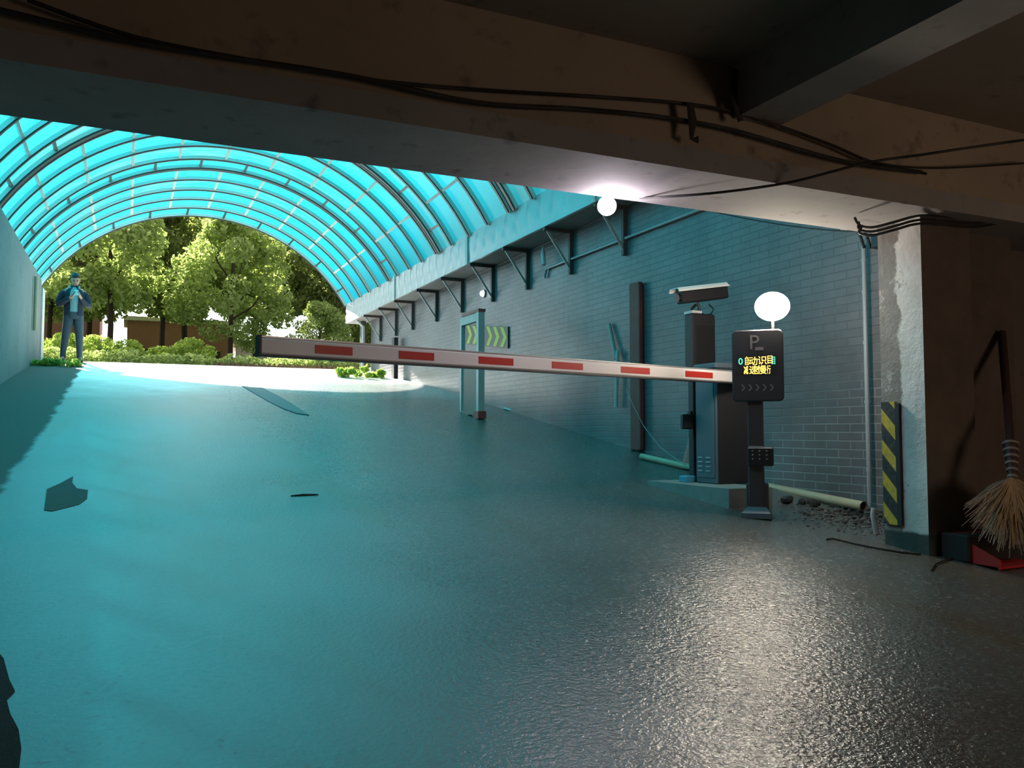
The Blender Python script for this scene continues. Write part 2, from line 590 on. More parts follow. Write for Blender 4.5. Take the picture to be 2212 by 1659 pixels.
def tag(o, label, cat, group=None, kind=None):
    o['label'] = label
    o['category'] = cat
    if group:
        o['group'] = group
    if kind:
        o['kind'] = kind
    return o


def struct(o):
    o['kind'] = 'structure'
    return o


def empty(name, loc, label, cat, group=None, rz=0.0):
    o = bpy.data.objects.new(name, None)
    o.empty_display_size = 0.1
    COL.objects.link(o)
    o.location = loc
    o.rotation_euler = (0, 0, rz)
    return tag(o, label, cat, group)


def copy_tree(o, parent=None):
    c = o.copy()
    COL.objects.link(c)
    c.parent = parent
    for ch in list(o.children):
        copy_tree(ch, c)
    return c

XL, XR = -1.63, 5.2            # faces of the ramp's side walls
YEND = 19.2                    # mouth of the canopy
YB0, YB1 = 3.26, 3.85          # header beam
ZB, ZC = 2.37, 2.94            # beam underside, garage ceiling
ZS, ZA = 4.15, 6.03            # springing and apex of the canopy
XG = 4.80                      # fascia plane
CEND = 20.0                    # street end of the canopy and its gutter
XC = -1.76                     # left springing of the canopy, just outside the wall face
HS = (XG - XC) / 2
RC = (HS * HS + (ZA - ZS) ** 2) / (2 * (ZA - ZS))
CX, CZC = (XG + XC) / 2, ZA - RC
HA = math.asin(HS / RC)

# ================================================================== THE SETTING
# ramp and garage floor
def grid_floor(x0, x1, y0, y1, dy=0.2, nx=10, skirt=0.25):
    ys = np.arange(y0, y1 + 1e-6, dy)
    vs, fs = [], []
    for y in ys:
        for i in range(nx + 1):
            vs.append((x0 + (x1 - x0) * i / nx, float(y), fz(y)))
    for j in range(len(ys) - 1):
        for i in range(nx):
            a = j * (nx + 1) + i
            fs.append((a, a + 1, a + nx + 2, a + nx + 1))
    m = MB().add(vs, fs)
    return m

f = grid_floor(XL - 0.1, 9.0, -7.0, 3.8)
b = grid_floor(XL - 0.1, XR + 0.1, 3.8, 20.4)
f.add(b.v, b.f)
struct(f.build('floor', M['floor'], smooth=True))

st = MB()
ys = np.arange(20.4, 24.01, 0.3)
for y0, y1 in zip(ys[:-1], ys[1:]):
    st.add([(-30, y0, fz(y0)), (40, y0, fz(y0)), (40, y1, fz(y1)), (-30, y1, fz(y1))], [(0, 1, 2, 3)])
street = struct(st.build('ground', M['street'], smooth=True))
tag(street, 'sunlit pale concrete street at the top of the ramp', 'street', kind='structure')
lw = MB().box((-40, 24.0, 2.2), (50, 90, 2.66))
tag(struct(lw.build('trim_1', M['grass'])), 'grassy ground under the trees beyond the street', 'lawn', kind='structure')
og = MB().box((-30, 3.9, 2.3), (XL - 0.24, 20.4, 2.66)).box((XR + 0.24, 3.9, 2.3), (40, 20.4, 2.66))
tag(struct(og.build('trim_2', M['street'])), 'outside ground on both sides of the ramp', 'ground', kind='structure')

# side walls
m = MB().box((XL - 0.24, -7.0, -0.1), (XL, YEND, ZS))
tag(struct(m.build('wall_left', M['plaster'])), 'grey plastered wall along the left of the ramp', 'wall', kind='structure')
m = MB().box((XR, 3.75, 0.2), (XR + 0.24, YEND, ZS))
tag(struct(m.build('wall_right', M['brick'])), 'grey painted brick wall along the right of the ramp', 'wall', kind='structure')
# garage shell
m = MB().box((XL - 0.24, -7.0, ZC), (9.2, YB1, ZC + 0.25))
struct(m.build('ceiling', M['ceiling']))
m = MB().box((XL, YB0, ZB), (9.0, YB1, ZB + 0.11), 0).box((XL, YB0 + 0.015, ZB + 0.11), (9.0, YB1, ZC), 1)
struct(m.build('ceiling_beam', [M['beam_grey'], M['beam_brown']]))
m = MB().box((2.74, -7.0, ZC - 0.27), (3.02, YB0 + 0.01, ZC + 0.01))
struct(m.build('ceiling_beam', M['beam_grey']))
m = MB().box((4.66, 3.80, -0.1), (9.0, 3.9, ZC))
struct(m.build('wall_back', M['garage_wall']))
m = MB().box((9.0, -7.0, -0.1), (9.2, 3.9, ZC))
struct(m.build('wall_side', M['garage_wall']))
m = MB().box((XL - 0.24, -7.2, -0.1), (9.2, -7.0, ZC + 0.25))
struct(m.build('wall_rear', M['garage_wall']))
# wall over the beam that closes the near end of the canopy
arc = [(CX + RC * math.sin(a), CZC + RC * math.cos(a)) for a in np.linspace(-HA, HA, 25)]
pf = [(XL - 0.2, 2.9), (XR + 0.2, 2.9), (XR + 0.2, ZS), (XG, ZS)] + [(x, z) for x, z in reversed(arc)][1:-1] + [(XL, ZS), (XL - 0.2, ZS)]
m = MB().loft([[(x, YB1 - 0.2, z) for x, z in pf], [(x, YB1 - 0.001, z) for x, z in pf]])
struct(m.build('wall_front', M['plaster']))

# column with its return
m = MB().box((4.25, 3.42, 0.30), (4.68, 3.73, ZB))
m.box((4.66, 3.58, 0.30), (5.30, 3.76, ZB))
struct(m.build('wall_column', M['column']))
m = MB().tube([(4.76, 3.72, 0.3), (4.76, 3.72, ZB)], 0.03, 10)
tag(m.build('drain_pipe', M['garage_wall'], smooth=True), 'painted drain pipe beside the dark face of the column', 'pipe')

# far end pillar on the left wall, drain pipe on it
m = MB().box((XL - 0.24, YEND, 2.3), (XL + 0.03, YEND + 0.5, 4.0))
tag(struct(m.build('wall_pillar', M['building'])), 'pale pillar at the street end of the left wall', 'pillar', kind='structure')
m = MB().tube([(XL + 0.05, 17.6, 3.95), (XL + 0.05, 17.6, 2.95)], 0.035, 8)
tag(m.build('wall_conduit', M['pipe_yellow'], smooth=True), 'short yellowed conduit high on the left wall near the street', 'pipe')

# ================================================================== CANOPY
can = empty('barrel_canopy', (CX, 3.9, ZS), 'barrel vaulted canopy of cyan plastic sheets on steel ribs over the ramp', 'canopy')
OFF = Vector((CX, 3.9, ZS))


def cpart(mb, name, mat, smooth=False):
    mb.v = [v - OFF for v in mb.v]
    return mb.build(name, mat, can, smooth)


def arc_pts(y, r, n=40, a0=-HA, a1=HA):
    return [(CX + r * math.sin(a), y, CZC + r * math.cos(a)) for a in np.linspace(a0, a1, n)]


def rib(y, wd, dp, mat='steel_dark'):
    global last_rib
    mb = MB()
    rings = []
    for a in np.linspace(-HA, HA, 41):
        s_, c_ = math.sin(a), math.cos(a)
        rings.append([(CX + (RC + dr) * s_, y + dy, CZC + (RC + dr) * c_) for dr, dy in ((-dp, -wd / 2), (-dp, wd / 2), (0, wd / 2), (0, -wd / 2))])
    mb.loft(rings)
    last_rib = cpart(mb, 'rib', M[mat], 30)
    return last_rib

joint = [16.2, 13.2, 10.2, 7.2, 4.2]
rib_ys = [20.0, 19.25, 18.5, 17.75, 17.0]
for q in joint:
    rib_ys += [q] if q < 4.5 else [q, q - 0.55, q - 1.3, q - 2.05, q - 2.8]
for i, y in enumerate(rib_ys):
    j = y in joint
    rib(y, 0.05 if not j else 0.06, 0.07 if not j else 0.08)
    if j:
        mb = MB().tube([(p[0], p[1] + 0.075, p[2]) for p in arc_pts(y, RC - 0.045, 41)], 0.038, 8)
        cpart(mb, 'joint_tube', M['steel_dark'], 60)
    # pale flat seam strip along each rib
    mb = MB()
    rings = []
    for a in np.linspace(-HA, HA, 41):
        s_, c_ = math.sin(a), math.cos(a)
        rings.append([(CX + (RC + dr) * s_, y + dy, CZC + (RC + dr) * c_) for dr, dy in ((-0.055, -0.048), (-0.055, -0.0305), (-0.001, -0.0305), (-0.001, -0.048))])
    mb.loft(rings)
    cpart(mb, 'seam_strip', M['purlin'], 30).parent = last_rib
NDIV = 10
for i in range(len(rib_ys) - 1):
    y1, y0 = rib_ys[i], rib_ys[i + 1]
    # the sheet itself, very slightly dished between ribs
    dirty = any(abs(y1 - q) < 0.01 for q in (17.75, 15.65, 13.2, 10.2, 8.9))
    vs, fs = [], []
    na = 48
    for k in range(na + 1):
        a = -HA + 2 * HA * k / na
        for yy, dr in ((y0, 0.0), ((y0 + y1) / 2, -0.004), (y1, 0.0)):
            vs.append((CX + (RC + 0.012 + dr) * math.sin(a), yy, CZC + (RC + 0.012 + dr) * math.cos(a)))
    for k in range(na):
        for q in range(2):
            b_ = k * 3 + q
            fs.append((b_, b_ + 1, b_ + 4, b_ + 3))
    sh = cpart(MB().add(vs, fs), 'roof_sheet', M['sheet_dirty'] if dirty else M['sheet'], 60)
    if dirty:
        sh['label'] = 'weathered green grey sheet'

def purlin(a, y0, y1, mat):
    s_, c_ = math.sin(a), math.cos(a)
    r1, r0, hw = RC - 0.045, RC - 0.003, 0.02
    q = [[(CX + r * s_ + t * c_, yy, CZC + r * c_ - t * s_) for r, t in ((r1, -hw), (r1, hw), (r0, hw), (r0, -hw))] for yy in (y0, y1)]
    cpart(MB().loft(q), 'purlin', M[mat])

for y0, y1 in ((16.23, 19.22), (13.23, 15.62), (10.23, 12.62), (7.23, 9.62), (4.23, 6.62)):
    for k in range(1, NDIV):
        purlin(-HA + 2 * HA * k / NDIV, y0, y1, 'purlin')
for y0, y1 in ((19.28, 19.97), (15.68, 16.17), (12.68, 13.17), (9.68, 10.17), (6.68, 7.17)):
    for k in range(NDIV):
        purlin(-HA + 2 * HA * (k + 0.5) / NDIV, y0, y1, 'steel_dark')

# fascia, ledge, brackets
fa = empty('canopy_gutter', (XG, 3.9, 3.70), 'long galvanised gutter fascia along the right springing of the canopy', 'gutter')
FO = Vector((XG, 3.9, 3.70))


def fpart(mb, name, mat, par=fa, off=FO, smooth=False):
    mb.v = [v - off for v in mb.v]
    return mb.build(name, mat, par, smooth)

mb = MB()
ny = 320
rings = []
for i in range(ny + 1):
    yy = 3.9 + (CEND - 3.9) * i / ny
    ph = (yy / 0.36) % 1.0
    dd = 0.022 * max(0.0, math.cos(2 * PI * (ph - 0.5))) ** 4
    d2 = 0.018 * max(0.0, math.cos(2 * PI * (ph - 0.3))) ** 4
    rings.append([(XG - 0.02, yy, 3.70), (XG - 0.018 + d2 * .5, yy, 3.78), (XG - 0.02 - dd * .6, yy, 3.86), (XG - 0.02 + dd, yy, 3.93), (XG - 0.02 - d2, yy, 4.00), (XG - 0.02 + dd * .7, yy, 4.07), (XG - 0.02, yy, ZS + .01), (XG + 0.02, yy, ZS + .01), (XG + 0.02, yy, 3.70)])
fpart(mb.loft(rings), 'fascia_panel', M['fascia'], smooth=50)
fpart(MB().box((XG + 0.02, 3.9, 3.70), (XR - 0.002, CEND, 3.735)), 'ledge', M['beam_grey'])
for yj in (15.9, 12.0, 8.1):
    fpart(MB().box((XG - 0.045, yj - 0.04, 3.69), (XG - 0.02, yj + 0.04, ZS + .02)), 'strap', M['purlin'])

by = [8.10, 9.38, 10.67, 11.92, 13.24, 14.54, 15.96, 17.10, 18.30]
lb = ['steel wall bracket just right of the hanging bulb, nearest the header beam', 'steel wall bracket left of the hanging bulb, its foot near the level conduit',
      'steel wall bracket beside the dangling white pipe end', 'steel wall bracket directly above the round wall lamp', 'steel wall bracket next left of the round wall lamp',
      'fourth steel wall bracket counted from the street end', 'third steel wall bracket counted from the street end', 'second steel wall bracket counted from the street end',
      'outermost steel wall bracket, at the street end of the brick wall']
br0 = None
for i, yy in enumerate(by):
    lab = lb[i]
    if br0 is None:
        br0 = empty('wall_bracket', (XR, yy, 3.70), lab, 'bracket', 'triangular brackets under the gutter ledge')
        MB().box((-0.42, -0.025, -0.05), (0.0, 0.025, -0.001)).build('top_arm', M['bracket'], br0)
        MB().box((-0.055, -0.025, -0.58), (-0.001, 0.025, -0.05)).build('wall_leg', M['bracket'], br0)
        MB().bar((-0.37, 0, -0.045), (-0.045, 0, -0.50), 0.02, 0.03).build('diagonal_brace', M['bracket_bare'], br0)
    else:
        o = copy_tree(br0)
        o.location = (XR, yy, 3.70)
        o['label'] = lab

# ================================================================== OUTSIDE
def leaves_mesh(name, blobs, n, size, mat, seed=0, flat=0.75):
    rng = np.random.default_rng(seed)
    bl = np.array(blobs)
    wgt = bl[:, 3] ** 2
    idx = rng.choice(len(bl), n, p=wgt / wgt.sum())
    d = rng.normal(size=(n, 3))
    d /= np.linalg.norm(d, axis=1)[:, None]
    rad = bl[idx, 3] * (0.55 + 0.5 * rng.random(n) ** 0.6)
    c = bl[idx, :3] + d * rad[:, None] * np.array([1, 1, flat])
    nrm = d * 0.6 + rng.normal(size=(n, 3)) * 0.7 + np.array([0, 0, 0.5])
    nrm /= np.linalg.norm(nrm, axis=1)[:, None]
    t = np.cross(nrm, rng.normal(size=(n, 3)))
    t /= np.linalg.norm(t, axis=1)[:, None]
    bt = np.cross(nrm, t)
    s = size * (0.6 + 0.8 * rng.random(n))[:, None]
    v = np.stack([c - t * s, c + bt * s * 0.45, c + t * s, c - bt * s * 0.45], axis=1).reshape(-1, 3)
    me = bpy.data.meshes.new(name)
    me.vertices.add(n * 4)
    me.vertices.foreach_set('co', v.ravel())
    me.loops.add(n * 4)
    me.loops.foreach_set('vertex_index', np.arange(n * 4))
    me.polygons.add(n)
    me.polygons.foreach_set('loop_start', np.arange(0, n * 4, 4))
    me.polygons.foreach_set('loop_total', np.full(n, 4))
    me.update(calc_edges=True)
    me.materials.append(mat)
    return me


def crown_blobs(h0, h1, r, n, seed):
    rng = random.Random(seed)
    out = []
    for i in range(n):
        t = rng.random()
        a = rng.random() * 2 * PI
        rr = r * math.sin(PI * (0.15 + 0.8 * t)) * rng.uniform(0.35, 1.0)
        out.append((rr * math.cos(a), rr * math.sin(a), h0 + (h1 - h0) * t, r * rng.uniform(0.16, 0.32)))
    return out


def trunk_mb(h, r, seed, branches=5, lean=0.0, base_h=0.0):
    rng = random.Random(seed)
    mb = MB()
    pts = [(lean * t * h + 0.03 * math.sin(t * 9 + seed), 0.03 * math.cos(t * 7 + seed), t * h) for t in np.linspace(0, 1, 9)]
    mb.tube(pts, [r * (1.15 if i == 0 else 1 - 0.055 * i) for i in range(9)], 10)
    for i in range(branches):
        z0 = h * rng.uniform(0.55, 0.9)
        a = rng.random() * 2 * PI
        L = h * rng.uniform(0.25, 0.45)
        p0 = Vector((lean * z0, 0, z0))
        p1 = p0 + Vector((math.cos(a) * L * .5, math.sin(a) * L * .5, L * .35))
        p2 = p1 + Vector((math.cos(a) * L * .35, math.sin(a) * L * .35, L * .5))
        mb.tube([p0, p1, p2], [r * .45, r * .3, r * .12], 6)
    return mb

tree_protos = {}


def tree(kind, loc, label, scale=1.0, rz=0.0, group='trees beyond the street'):
    """kind: (crown low, crown high, radius, blobs, leaves, leaf size, leaf material, trunk height, trunk radius, seed)"""
    h0, h1, r, nb, nl, ls, mt, th, trd, seed = kind
    o = empty('tree', loc, label, 'tree', group, rz)
    o.scale = (scale, scale, scale)
    if kind not in tree_protos:
        me = leaves_mesh('foliage', crown_blobs(h0, h1, r, nb, seed), nl, ls, M[mt], seed)
        tr = trunk_mb(th, trd, seed)
        to = tr.build('trunk', M['bark'], o, 60)
        tree_protos[kind] = (me, to.data)
    else:
        to = bpy.data.objects.new('trunk', tree_protos[kind][1])
        COL.objects.link(to)
        to.parent = o
    fo = bpy.data.objects.new('foliage', tree_protos[kind][0])
    COL.objects.link(fo)
    fo.parent = o
    return o

ZG = 2.66
KA = (1.7, 5.6, 1.9, 60, 15000, 0.085, 'leaf_a', 4.0, 0.085, 3)       # street tree, bright
KB = (1.5, 5.2, 2.2, 64, 15000, 0.085, 'leaf_b', 3.6, 0.10, 5)      # darker, bushier
KC = (0.2, 1.6, 1.1, 30, 5000, 0.06, 'leaf_c', 0.9, 0.035, 9)        # shrub


def gp(px, Y):
    p = P(px, 800, Y=Y)
    return (p.x, p.y, ZG)

tree((2.3, 6.0, 2.0, 60, 15000, 0.085, 'leaf_a', 4.6, 0.085, 11), gp(234, 34.0), 'tall straight tree just right of the standing man', 1.36)
tree(KA, gp(498, 34.0), 'bright round-crowned tree behind the tip of the barrier arm', 1.25, 1.0)
KH = (3.6, 9.0, 2.6, 70, 17000, 0.12, 'leaf_b', 7.0, 0.13, 17)     # tall tree with a high crown
tree(KH, gp(705, 37.0), 'dark high-crowned tree at the right side of the canopy mouth', 1.05, 0.5)
tree(KH, gp(350, 43.0), 'dense dark high-crowned tree between the two street trees', 1.12, 2.0)
tree(KH, gp(105, 41.0), 'high-crowned tree behind the standing man', 0.98, 3.1)
tree(KH, gp(550, 48.0), 'tallest dark high-crowned tree behind the bright round-crowned tree', 1.42, 4.0)
tree(KH, gp(395, 51.0), 'tall dark high-crowned tree at the back, in the middle of the mouth', 1.45, 5.0)
tree(KH, gp(190, 50.0), 'tall dark high-crowned tree at the back, left of the tall straight tree', 1.3, 0.9)
tree(KB, gp(815, 43.0), 'half hidden tree behind the end of the brick wall', 1.7, 2.6)
tree(KA, gp(690, 33.0), 'small sunlit tree low at the right of the mouth', 0.62, 0.3)
KT = (5.6, 12.5, 4.4, 80, 24000, 0.26, 'leaf_b', 9.0, 0.22, 41)     # big unseen trees added to shade the right side of the canopy
tree(KT, (6.05, 15.6, ZG), 'big unseen tree added outside on the right to shade the street end of the canopy', 1.0, 0.0, 'unseen trees added to shade the canopy')
tree(KT, (6.05, 10.2, ZG), 'big unseen tree added outside on the right to shade the middle of the canopy', 1.0, 1.9, 'unseen trees added to shade the canopy')
tree(KT, (6.05, 4.8, ZG), 'big unseen tree added outside on the right to shade the garage end of the canopy', 1.0, 3.7, 'unseen trees added to shade the canopy')
for i, (px, Y, s, lb) in enumerate([(270, 27, 0.7, 'low sunlit shrub right of the tall straight trunk'), (150, 26.5, 0.75, 'low pale shrub showing between the legs of the man'),
                                (420, 27.5, 0.8, 'low shrub left of the second street trunk'), (205, 28.0, 0.8, 'low shrub left of the tall straight trunk'),
                                (540, 29.0, 0.55, 'small shrub under the tip of the barrier arm'), (345, 27.0, 0.6, 'small lime shrub in the middle behind the hedge')]):
    o = tree(KC, gp(px, Y), lb, s, i * 1.3, 'shrubs behind the hedge')
    o.name = 'shrub'
    o['category'] = 'shrub'

# hedge and low picket edging across the street
p0, p1 = P(84, 780, Y=24.3), P(740, 780, Y=24.3)
hb = [(x, 24.5 + random.uniform(-0.2, 0.2), ZG + random.uniform(0.22, 0.42), 0.26) for x in np.arange(p0.x - 4, p1.x + 4, 0.13)]
hm = bpy.data.objects.new('hedge', leaves_mesh('hedge', hb, 16000, 0.055, M['leaf_a'], 21, 0.8))
COL.objects.link(hm)
tag(hm, 'low clipped green hedge along the far side of the street', 'hedge')
pk = empty('picket_edging', (0, 24.05, ZG), 'low brown picket edging in front of the hedge', 'fence')
x = 2.2
k0 = None
while x < 11.5:
    if k0 is None:
        mb = MB().box((-0.035, -0.012, 0.0), (0.035, 0.012, 0.30)).add([(-0.035, -0.012, 0.30), (0.035, -0.012, 0.30), (0, -0.012, 0.34), (-0.035, 0.012, 0.30), (0.035, 0.012, 0.30), (0, 0.012, 0.34)],
                                                                   [(0, 1, 2), (4, 3, 5), (0, 2, 5, 3), (1, 4, 5, 2)])
        k0 = mb.build('picket', M['brown_fence'], pk)
        k0.location = (x, 0, 0)
    else:
        k = k0.copy()
        COL.objects.link(k)
        k.location = (x, 0, 0)
    x += 0.14
MB().box((2.1, 0.012, 0.08), (11.6, 0.035, 0.13)).box((2.1, 0.012, 0.21), (11.6, 0.035, 0.26)).build('rail', M['brown_fence'], pk)

# buildings beyond
def building(name, x0, x1, y0, h, mat, label, floors=2, depth=8, cols=5, z0=ZG):
    e = empty(name, ((x0 + x1) / 2, y0, z0), label, 'building')
    wd = x1 - x0
    MB().box((-wd / 2, 0, 0), (wd / 2, depth, h)).build('wall', mat, e)
    MB().box((-wd / 2 - 0.2, -0.2, h), (wd / 2 + 0.2, depth + 0.2, h + 0.25)).build('roof_slab', M['building'], e)
    for fl in range(floors):
        for c in range(cols):
            cx = -wd / 2 + wd * (c + 0.5) / cols
            cz = h * (fl + 0.55) / floors
            MB().box((cx - wd / cols * .25, -0.05, cz - 0.6), (cx + wd / cols * .25, 0.02, cz + 0.6)).box((cx - 0.04, -0.08, cz - .6), (cx + 0.04, -0.04, cz + .6), 1).build('window', [M['glass_dark'], M['rail']], e)
    return e
bp = P(510, 700, Y=60).x
building('apartment_block', bp, bp + 12.0, 60, 4.4, M['building'], 'pale sunlit building glimpsed through the trees right of the second trunk', 1, 8, 6)
bp = P(40, 700, Y=58).x
building('brick_house', bp - 2, bp + 4.4, 58, 9.0, M['brick_red'], 'reddish brick house behind the man at the left', 2, 6, 3)
bp = P(275, 700, Y=56).x
building('garden_store', bp, bp + 6.2, 56, 5.2, M['brick_red'], 'low red brick outbuilding between the two street trees', 1, 4, 2)
building('added_unseen_block', 12.5, 20.0, 2.0, 13.0, M['added_block_grey'], 'unseen grey block added right of the canopy to dim the sky there', 4, 17, 4)  # added out of view to darken the sky behind the right sheets
# white balustrade beyond
bx = P(585, 720, Y=33).x
e = empty('balustrade', (bx, 33, ZG), 'white balustrade seen above the tip of the barrier arm', 'railing')
for i in range(16):
    MB().box((i * 0.14, 0, 0.9), (i * 0.14 + 0.05, 0.05, 1.35)).build('baluster', M['rail'], e)
MB().box((-0.1, -0.03, 1.35), (2.3, 0.08, 1.43)).build('top_rail', M['rail'], e)
MB().box((-0.1, -0.03, 0), (2.3, 0.08, 0.9)).build('base_wall', M['building'], e)


# weeds at the ramp's end
def weeds(c, r, n, label, mat, hgt=0.12, seed=1):
    bl = [(random.uniform(-r, r), random.uniform(-0.25, 0.25), random.uniform(0.03, hgt), 0.09) for _ in range(14)]
    me = leaves_mesh('weed_clump', bl, n, 0.05, M[mat], seed)
    o = bpy.data.objects.new('weed_clump', me)
    COL.objects.link(o)
    o.location = c
    return tag(o, label, 'weeds')
p = P(108, 790)
weeds((p.x + 0.12, p.y, fz(p.y)), 0.34, 900, 'green weeds on the ramp beside the man, by the left wall', 'leaf_c', 0.07, 31)
p = P(800, 800, X=4.55)
weeds((4.35, p.y, fz(p.y)), 0.45, 900, 'lime green weeds at the street end of the brick wall', 'leaf_c', 0.16, 32)

# posts at the far end of the right wall
m = MB().box((5.0, 19.35, 2.4), (5.12, 19.47, 3.75))
tag(m.build('corner_post', M['steel_dark']), 'dark steel post at the street end of the brick wall', 'post')
m = MB().tube([(4.86, 19.3, 3.72), (5.02, 19.25, 3.55), (5.02, 19.25, 2.5)], 0.035, 8)
tag(m.build('rain_pipe', M['pipe_white'], smooth=True), 'white rain pipe bending down at the street end of the gutter', 'pipe')
p = P(855, 816, X=5.1)
m = MB().box((5.03, p.y - 0.09, fz(p.y) - 0.03), (5.12, p.y + 0.09, fz(p.y) + 0.85))
tag(m.build('short_post', M['black_rough']), 'short black post against the brick wall below the barrier arm', 'post')

# ================================================================== PERSON
def person():
    base = P(156, 780, Y=18.8)
    bx, by_, bz = base.x, 18.8, fz(18.8)
    e = empty('person', (bx, by_, bz), 'person in a navy jacket and jeans standing at the ramp top looking at a phone', 'person', rz=math.radians(5))
    # the figure faces -Y (towards the garage); local coordinates, metres, standing height about 1.78
    V, E, R = [], [], []

    def nd(p, r, par=None):
        V.append(p)
        R.append(r if isinstance(r, tuple) else (r, r))
        if par is not None:
            E.append((par, len(V) - 1))
        return len(V) - 1
    pel = nd((0, 0.01, 0.96), (0.10, 0.075))
    wa = nd((0, 0, 1.10), (0.14, 0.10), pel)
    ch = nd((0, 0.0, 1.30), (0.16, 0.11), wa)
    sh = nd((0, 0.005, 1.43), (0.13, 0.09), ch)
    nk = nd((0, -0.005, 1.52), 0.055, sh)
    for sx, foot in ((-1, -0.17), (1, 0.13)):
        hip = nd((sx * 0.09, 0.005, 0.90), 0.075, pel)
        kn = nd((sx * 0.10 + (foot - sx * 0.10) * .5, -0.015, 0.50), 0.062, hip)
        cf = nd((foot * .9 + sx * .01, 0.01, 0.34), 0.056, kn)
        an = nd((foot, 0.02, 0.09), 0.04, cf)
        nd((foot + sx * 0.02, -0.12, 0.045), (0.04, 0.03), an)
    hands = []
    for sx in (-1, 1):
        so = nd((sx * 0.19, 0.0, 1.41), 0.058, sh)
        el = nd((sx * 0.255, 0.0, 1.14), 0.046, so)
        fa_ = nd((sx * 0.15, -0.14, 1.22), 0.038, el)
        wr = nd((sx * 0.075 + 0.03, -0.235, 1.285), 0.028, fa_)
        pm = nd((sx * 0.045 + 0.03, -0.28, 1.315), (0.036, 0.022), wr)
        hands.append((sx, pm))
        for q, (dz, ln) in enumerate(((0.03, .062), (0.012, .07), (-0.006, .066), (-0.022, .052))):
            a = nd((0.03 + sx * 0.052, -0.305, 1.325 + dz * 0.9), 0.0085, pm)
            c_ = nd((0.03 + sx * 0.036, -0.325, 1.33 + dz + ln * .3), 0.008, a)
            nd((0.03 + sx * 0.014, -0.326, 1.335 + dz + ln * .35), 0.007, c_)
        a = nd((0.03 + sx * 0.03, -0.262, 1.345), 0.010, pm)
        nd((0.03 + sx * 0.012, -0.272, 1.385), 0.0085, a)
    me = bpy.data.meshes.new('body')
    me.from_pydata(V, E, [])
    body = bpy.data.objects.new('body', me)
    COL.objects.link(body)
    body.parent = e
    sk = body.modifiers.new('skin', 'SKIN')
    sk.use_smooth_shade = True
    if not me.skin_vertices:
        with bpy.context.temp_override(object=body, active_object=body):
            pass
    lay = me.skin_vertices[0].data if me.skin_vertices else None
    if lay is not None:
        for i, r in enumerate(R):
            lay[i].radius = r
        lay[0].use_root = True
    sb = body.modifiers.new('sub', 'SUBSURF')
    sb.levels = 1
    sb.render_levels = 1
    me.materials.append(M['skin'])
    # head: tilted down towards the phone
    hr = []
    prof = [(-0.115, 0.045, 0.05, 0.0), (-0.09, 0.058, 0.070, -0.012), (-0.05, 0.068, 0.088, -0.006), (0.0, 0.076, 0.098, 0.0), (0.05, 0.079, 0.100, 0.002), (0.09, 0.068, 0.085, 0.004), (0.115, 0.042, 0.052, 0.006), (0.124, 0.012, 0.015, 0.008)]
    for z, rx, ry, oy in prof:
        hr.append([Vector((rx * math.cos(t), oy + ry * math.sin(t), z)) for t in np.linspace(0, 2 * PI, 20, endpoint=False)])
    mb = MB().loft(hr)
    mb.loft([[(-0.012, -0.094, -0.028), (0.012, -0.094, -0.028), (0.016, -0.085, -0.045), (-0.016, -0.085, -0.045)],
             [(-0.006, -0.112, -0.030), (0.006, -0.112, -0.030), (0.008, -0.112, -0.042), (-0.008, -0.112, -0.042)]])      # nose
    for sx in (-1, 1):
        mb.ball((sx * 0.079, 0.01, -0.015), 0.03, 10, 6, 0, (0.35, 0.7, 1.0))      # ears
        mb.ball((sx * 0.031, -0.090, 0.0), 0.012, 10, 6, 1, (1.2, 0.5, 0.7))       # eyes
        mb.box((sx * 0.031 - 0.018, -0.1, 0.018), (sx * 0.031 + 0.018, -0.088, 0.024), 1)
    mb.box((-0.022, -0.090, -0.072), (0.022, -0.082, -0.066), 2)                  # mouth
    hm_ = Matrix.Translation((0.015, -0.03, 1.655)) @ Matrix.Rotation(math.radians(24), 4, 'X')
    mb.xf(hm_)
    mb.build('head', [M['skin'], M['hair'], M['frame_red']], e, 60)
    hs = []
    for z, k_, oy, fr_ in ((-0.075, 0.99, 0.03, 0.1), (-0.03, 1.05, 0.022, 0.2), (0.015, 1.07, 0.012, 0.45), (0.05, 1.08, 0.006, 0.86), (0.08, 1.06, 0.004, 1.0), (0.115, 0.86, 0.004, 1.0), (0.135, 0.50, 0.004, 1.0), (0.141, 0.15, 0.004, 1.0)):
        rx = 0.078 * k_
        ry = 0.098 * k_
        hs.append([Vector((rx * math.cos(t), oy + ry * (math.sin(t) if math.sin(t) > 0 else math.sin(t) * fr_), z + 0.006 * math.sin(5 * t))) for t in np.linspace(0, 2 * PI, 20, endpoint=False)])
    MB().loft(hs).xf(hm_).build('hair', M['hair'], e, 60)

    def ell(cx, cy, z, rx, ry, n=24, a0=0, a1=2 * PI, pw=1):
        return [Vector((cx + rx * math.cos(t), cy + ry * math.sin(t), z)) for t in np.linspace(a0, a1, n, endpoint=(a1 - a0) < 6.2)]
    # shirt (closed torso) and open jacket over it
    tor = [(0.97, .160, .118), (1.05, .158, .115), (1.15, .160, .118), (1.28, .175, .126), (1.38, .180, .120), (1.45, .135, .09), (1.50, .07, .066)]
    MB().loft([ell(0, 0, z, rx, ry) for z, rx, ry in tor]).build('shirt', M['shirt'], e, 70)
    jk = MB()
    a0, a1 = -PI / 2 + 0.42, 1.5 * PI - 0.42
    jt = [(0.93, .185, .140), (1.05, .178, .138), (1.15, .180, .140), (1.28, .195, .148), (1.38, .205, .140), (1.45, .165, .108), (1.495, .090, .084), (1.52, .082, .080)]
    outer = [ell(0, 0.004, z, rx, ry, 26, a0, a1) for z, rx, ry in jt]
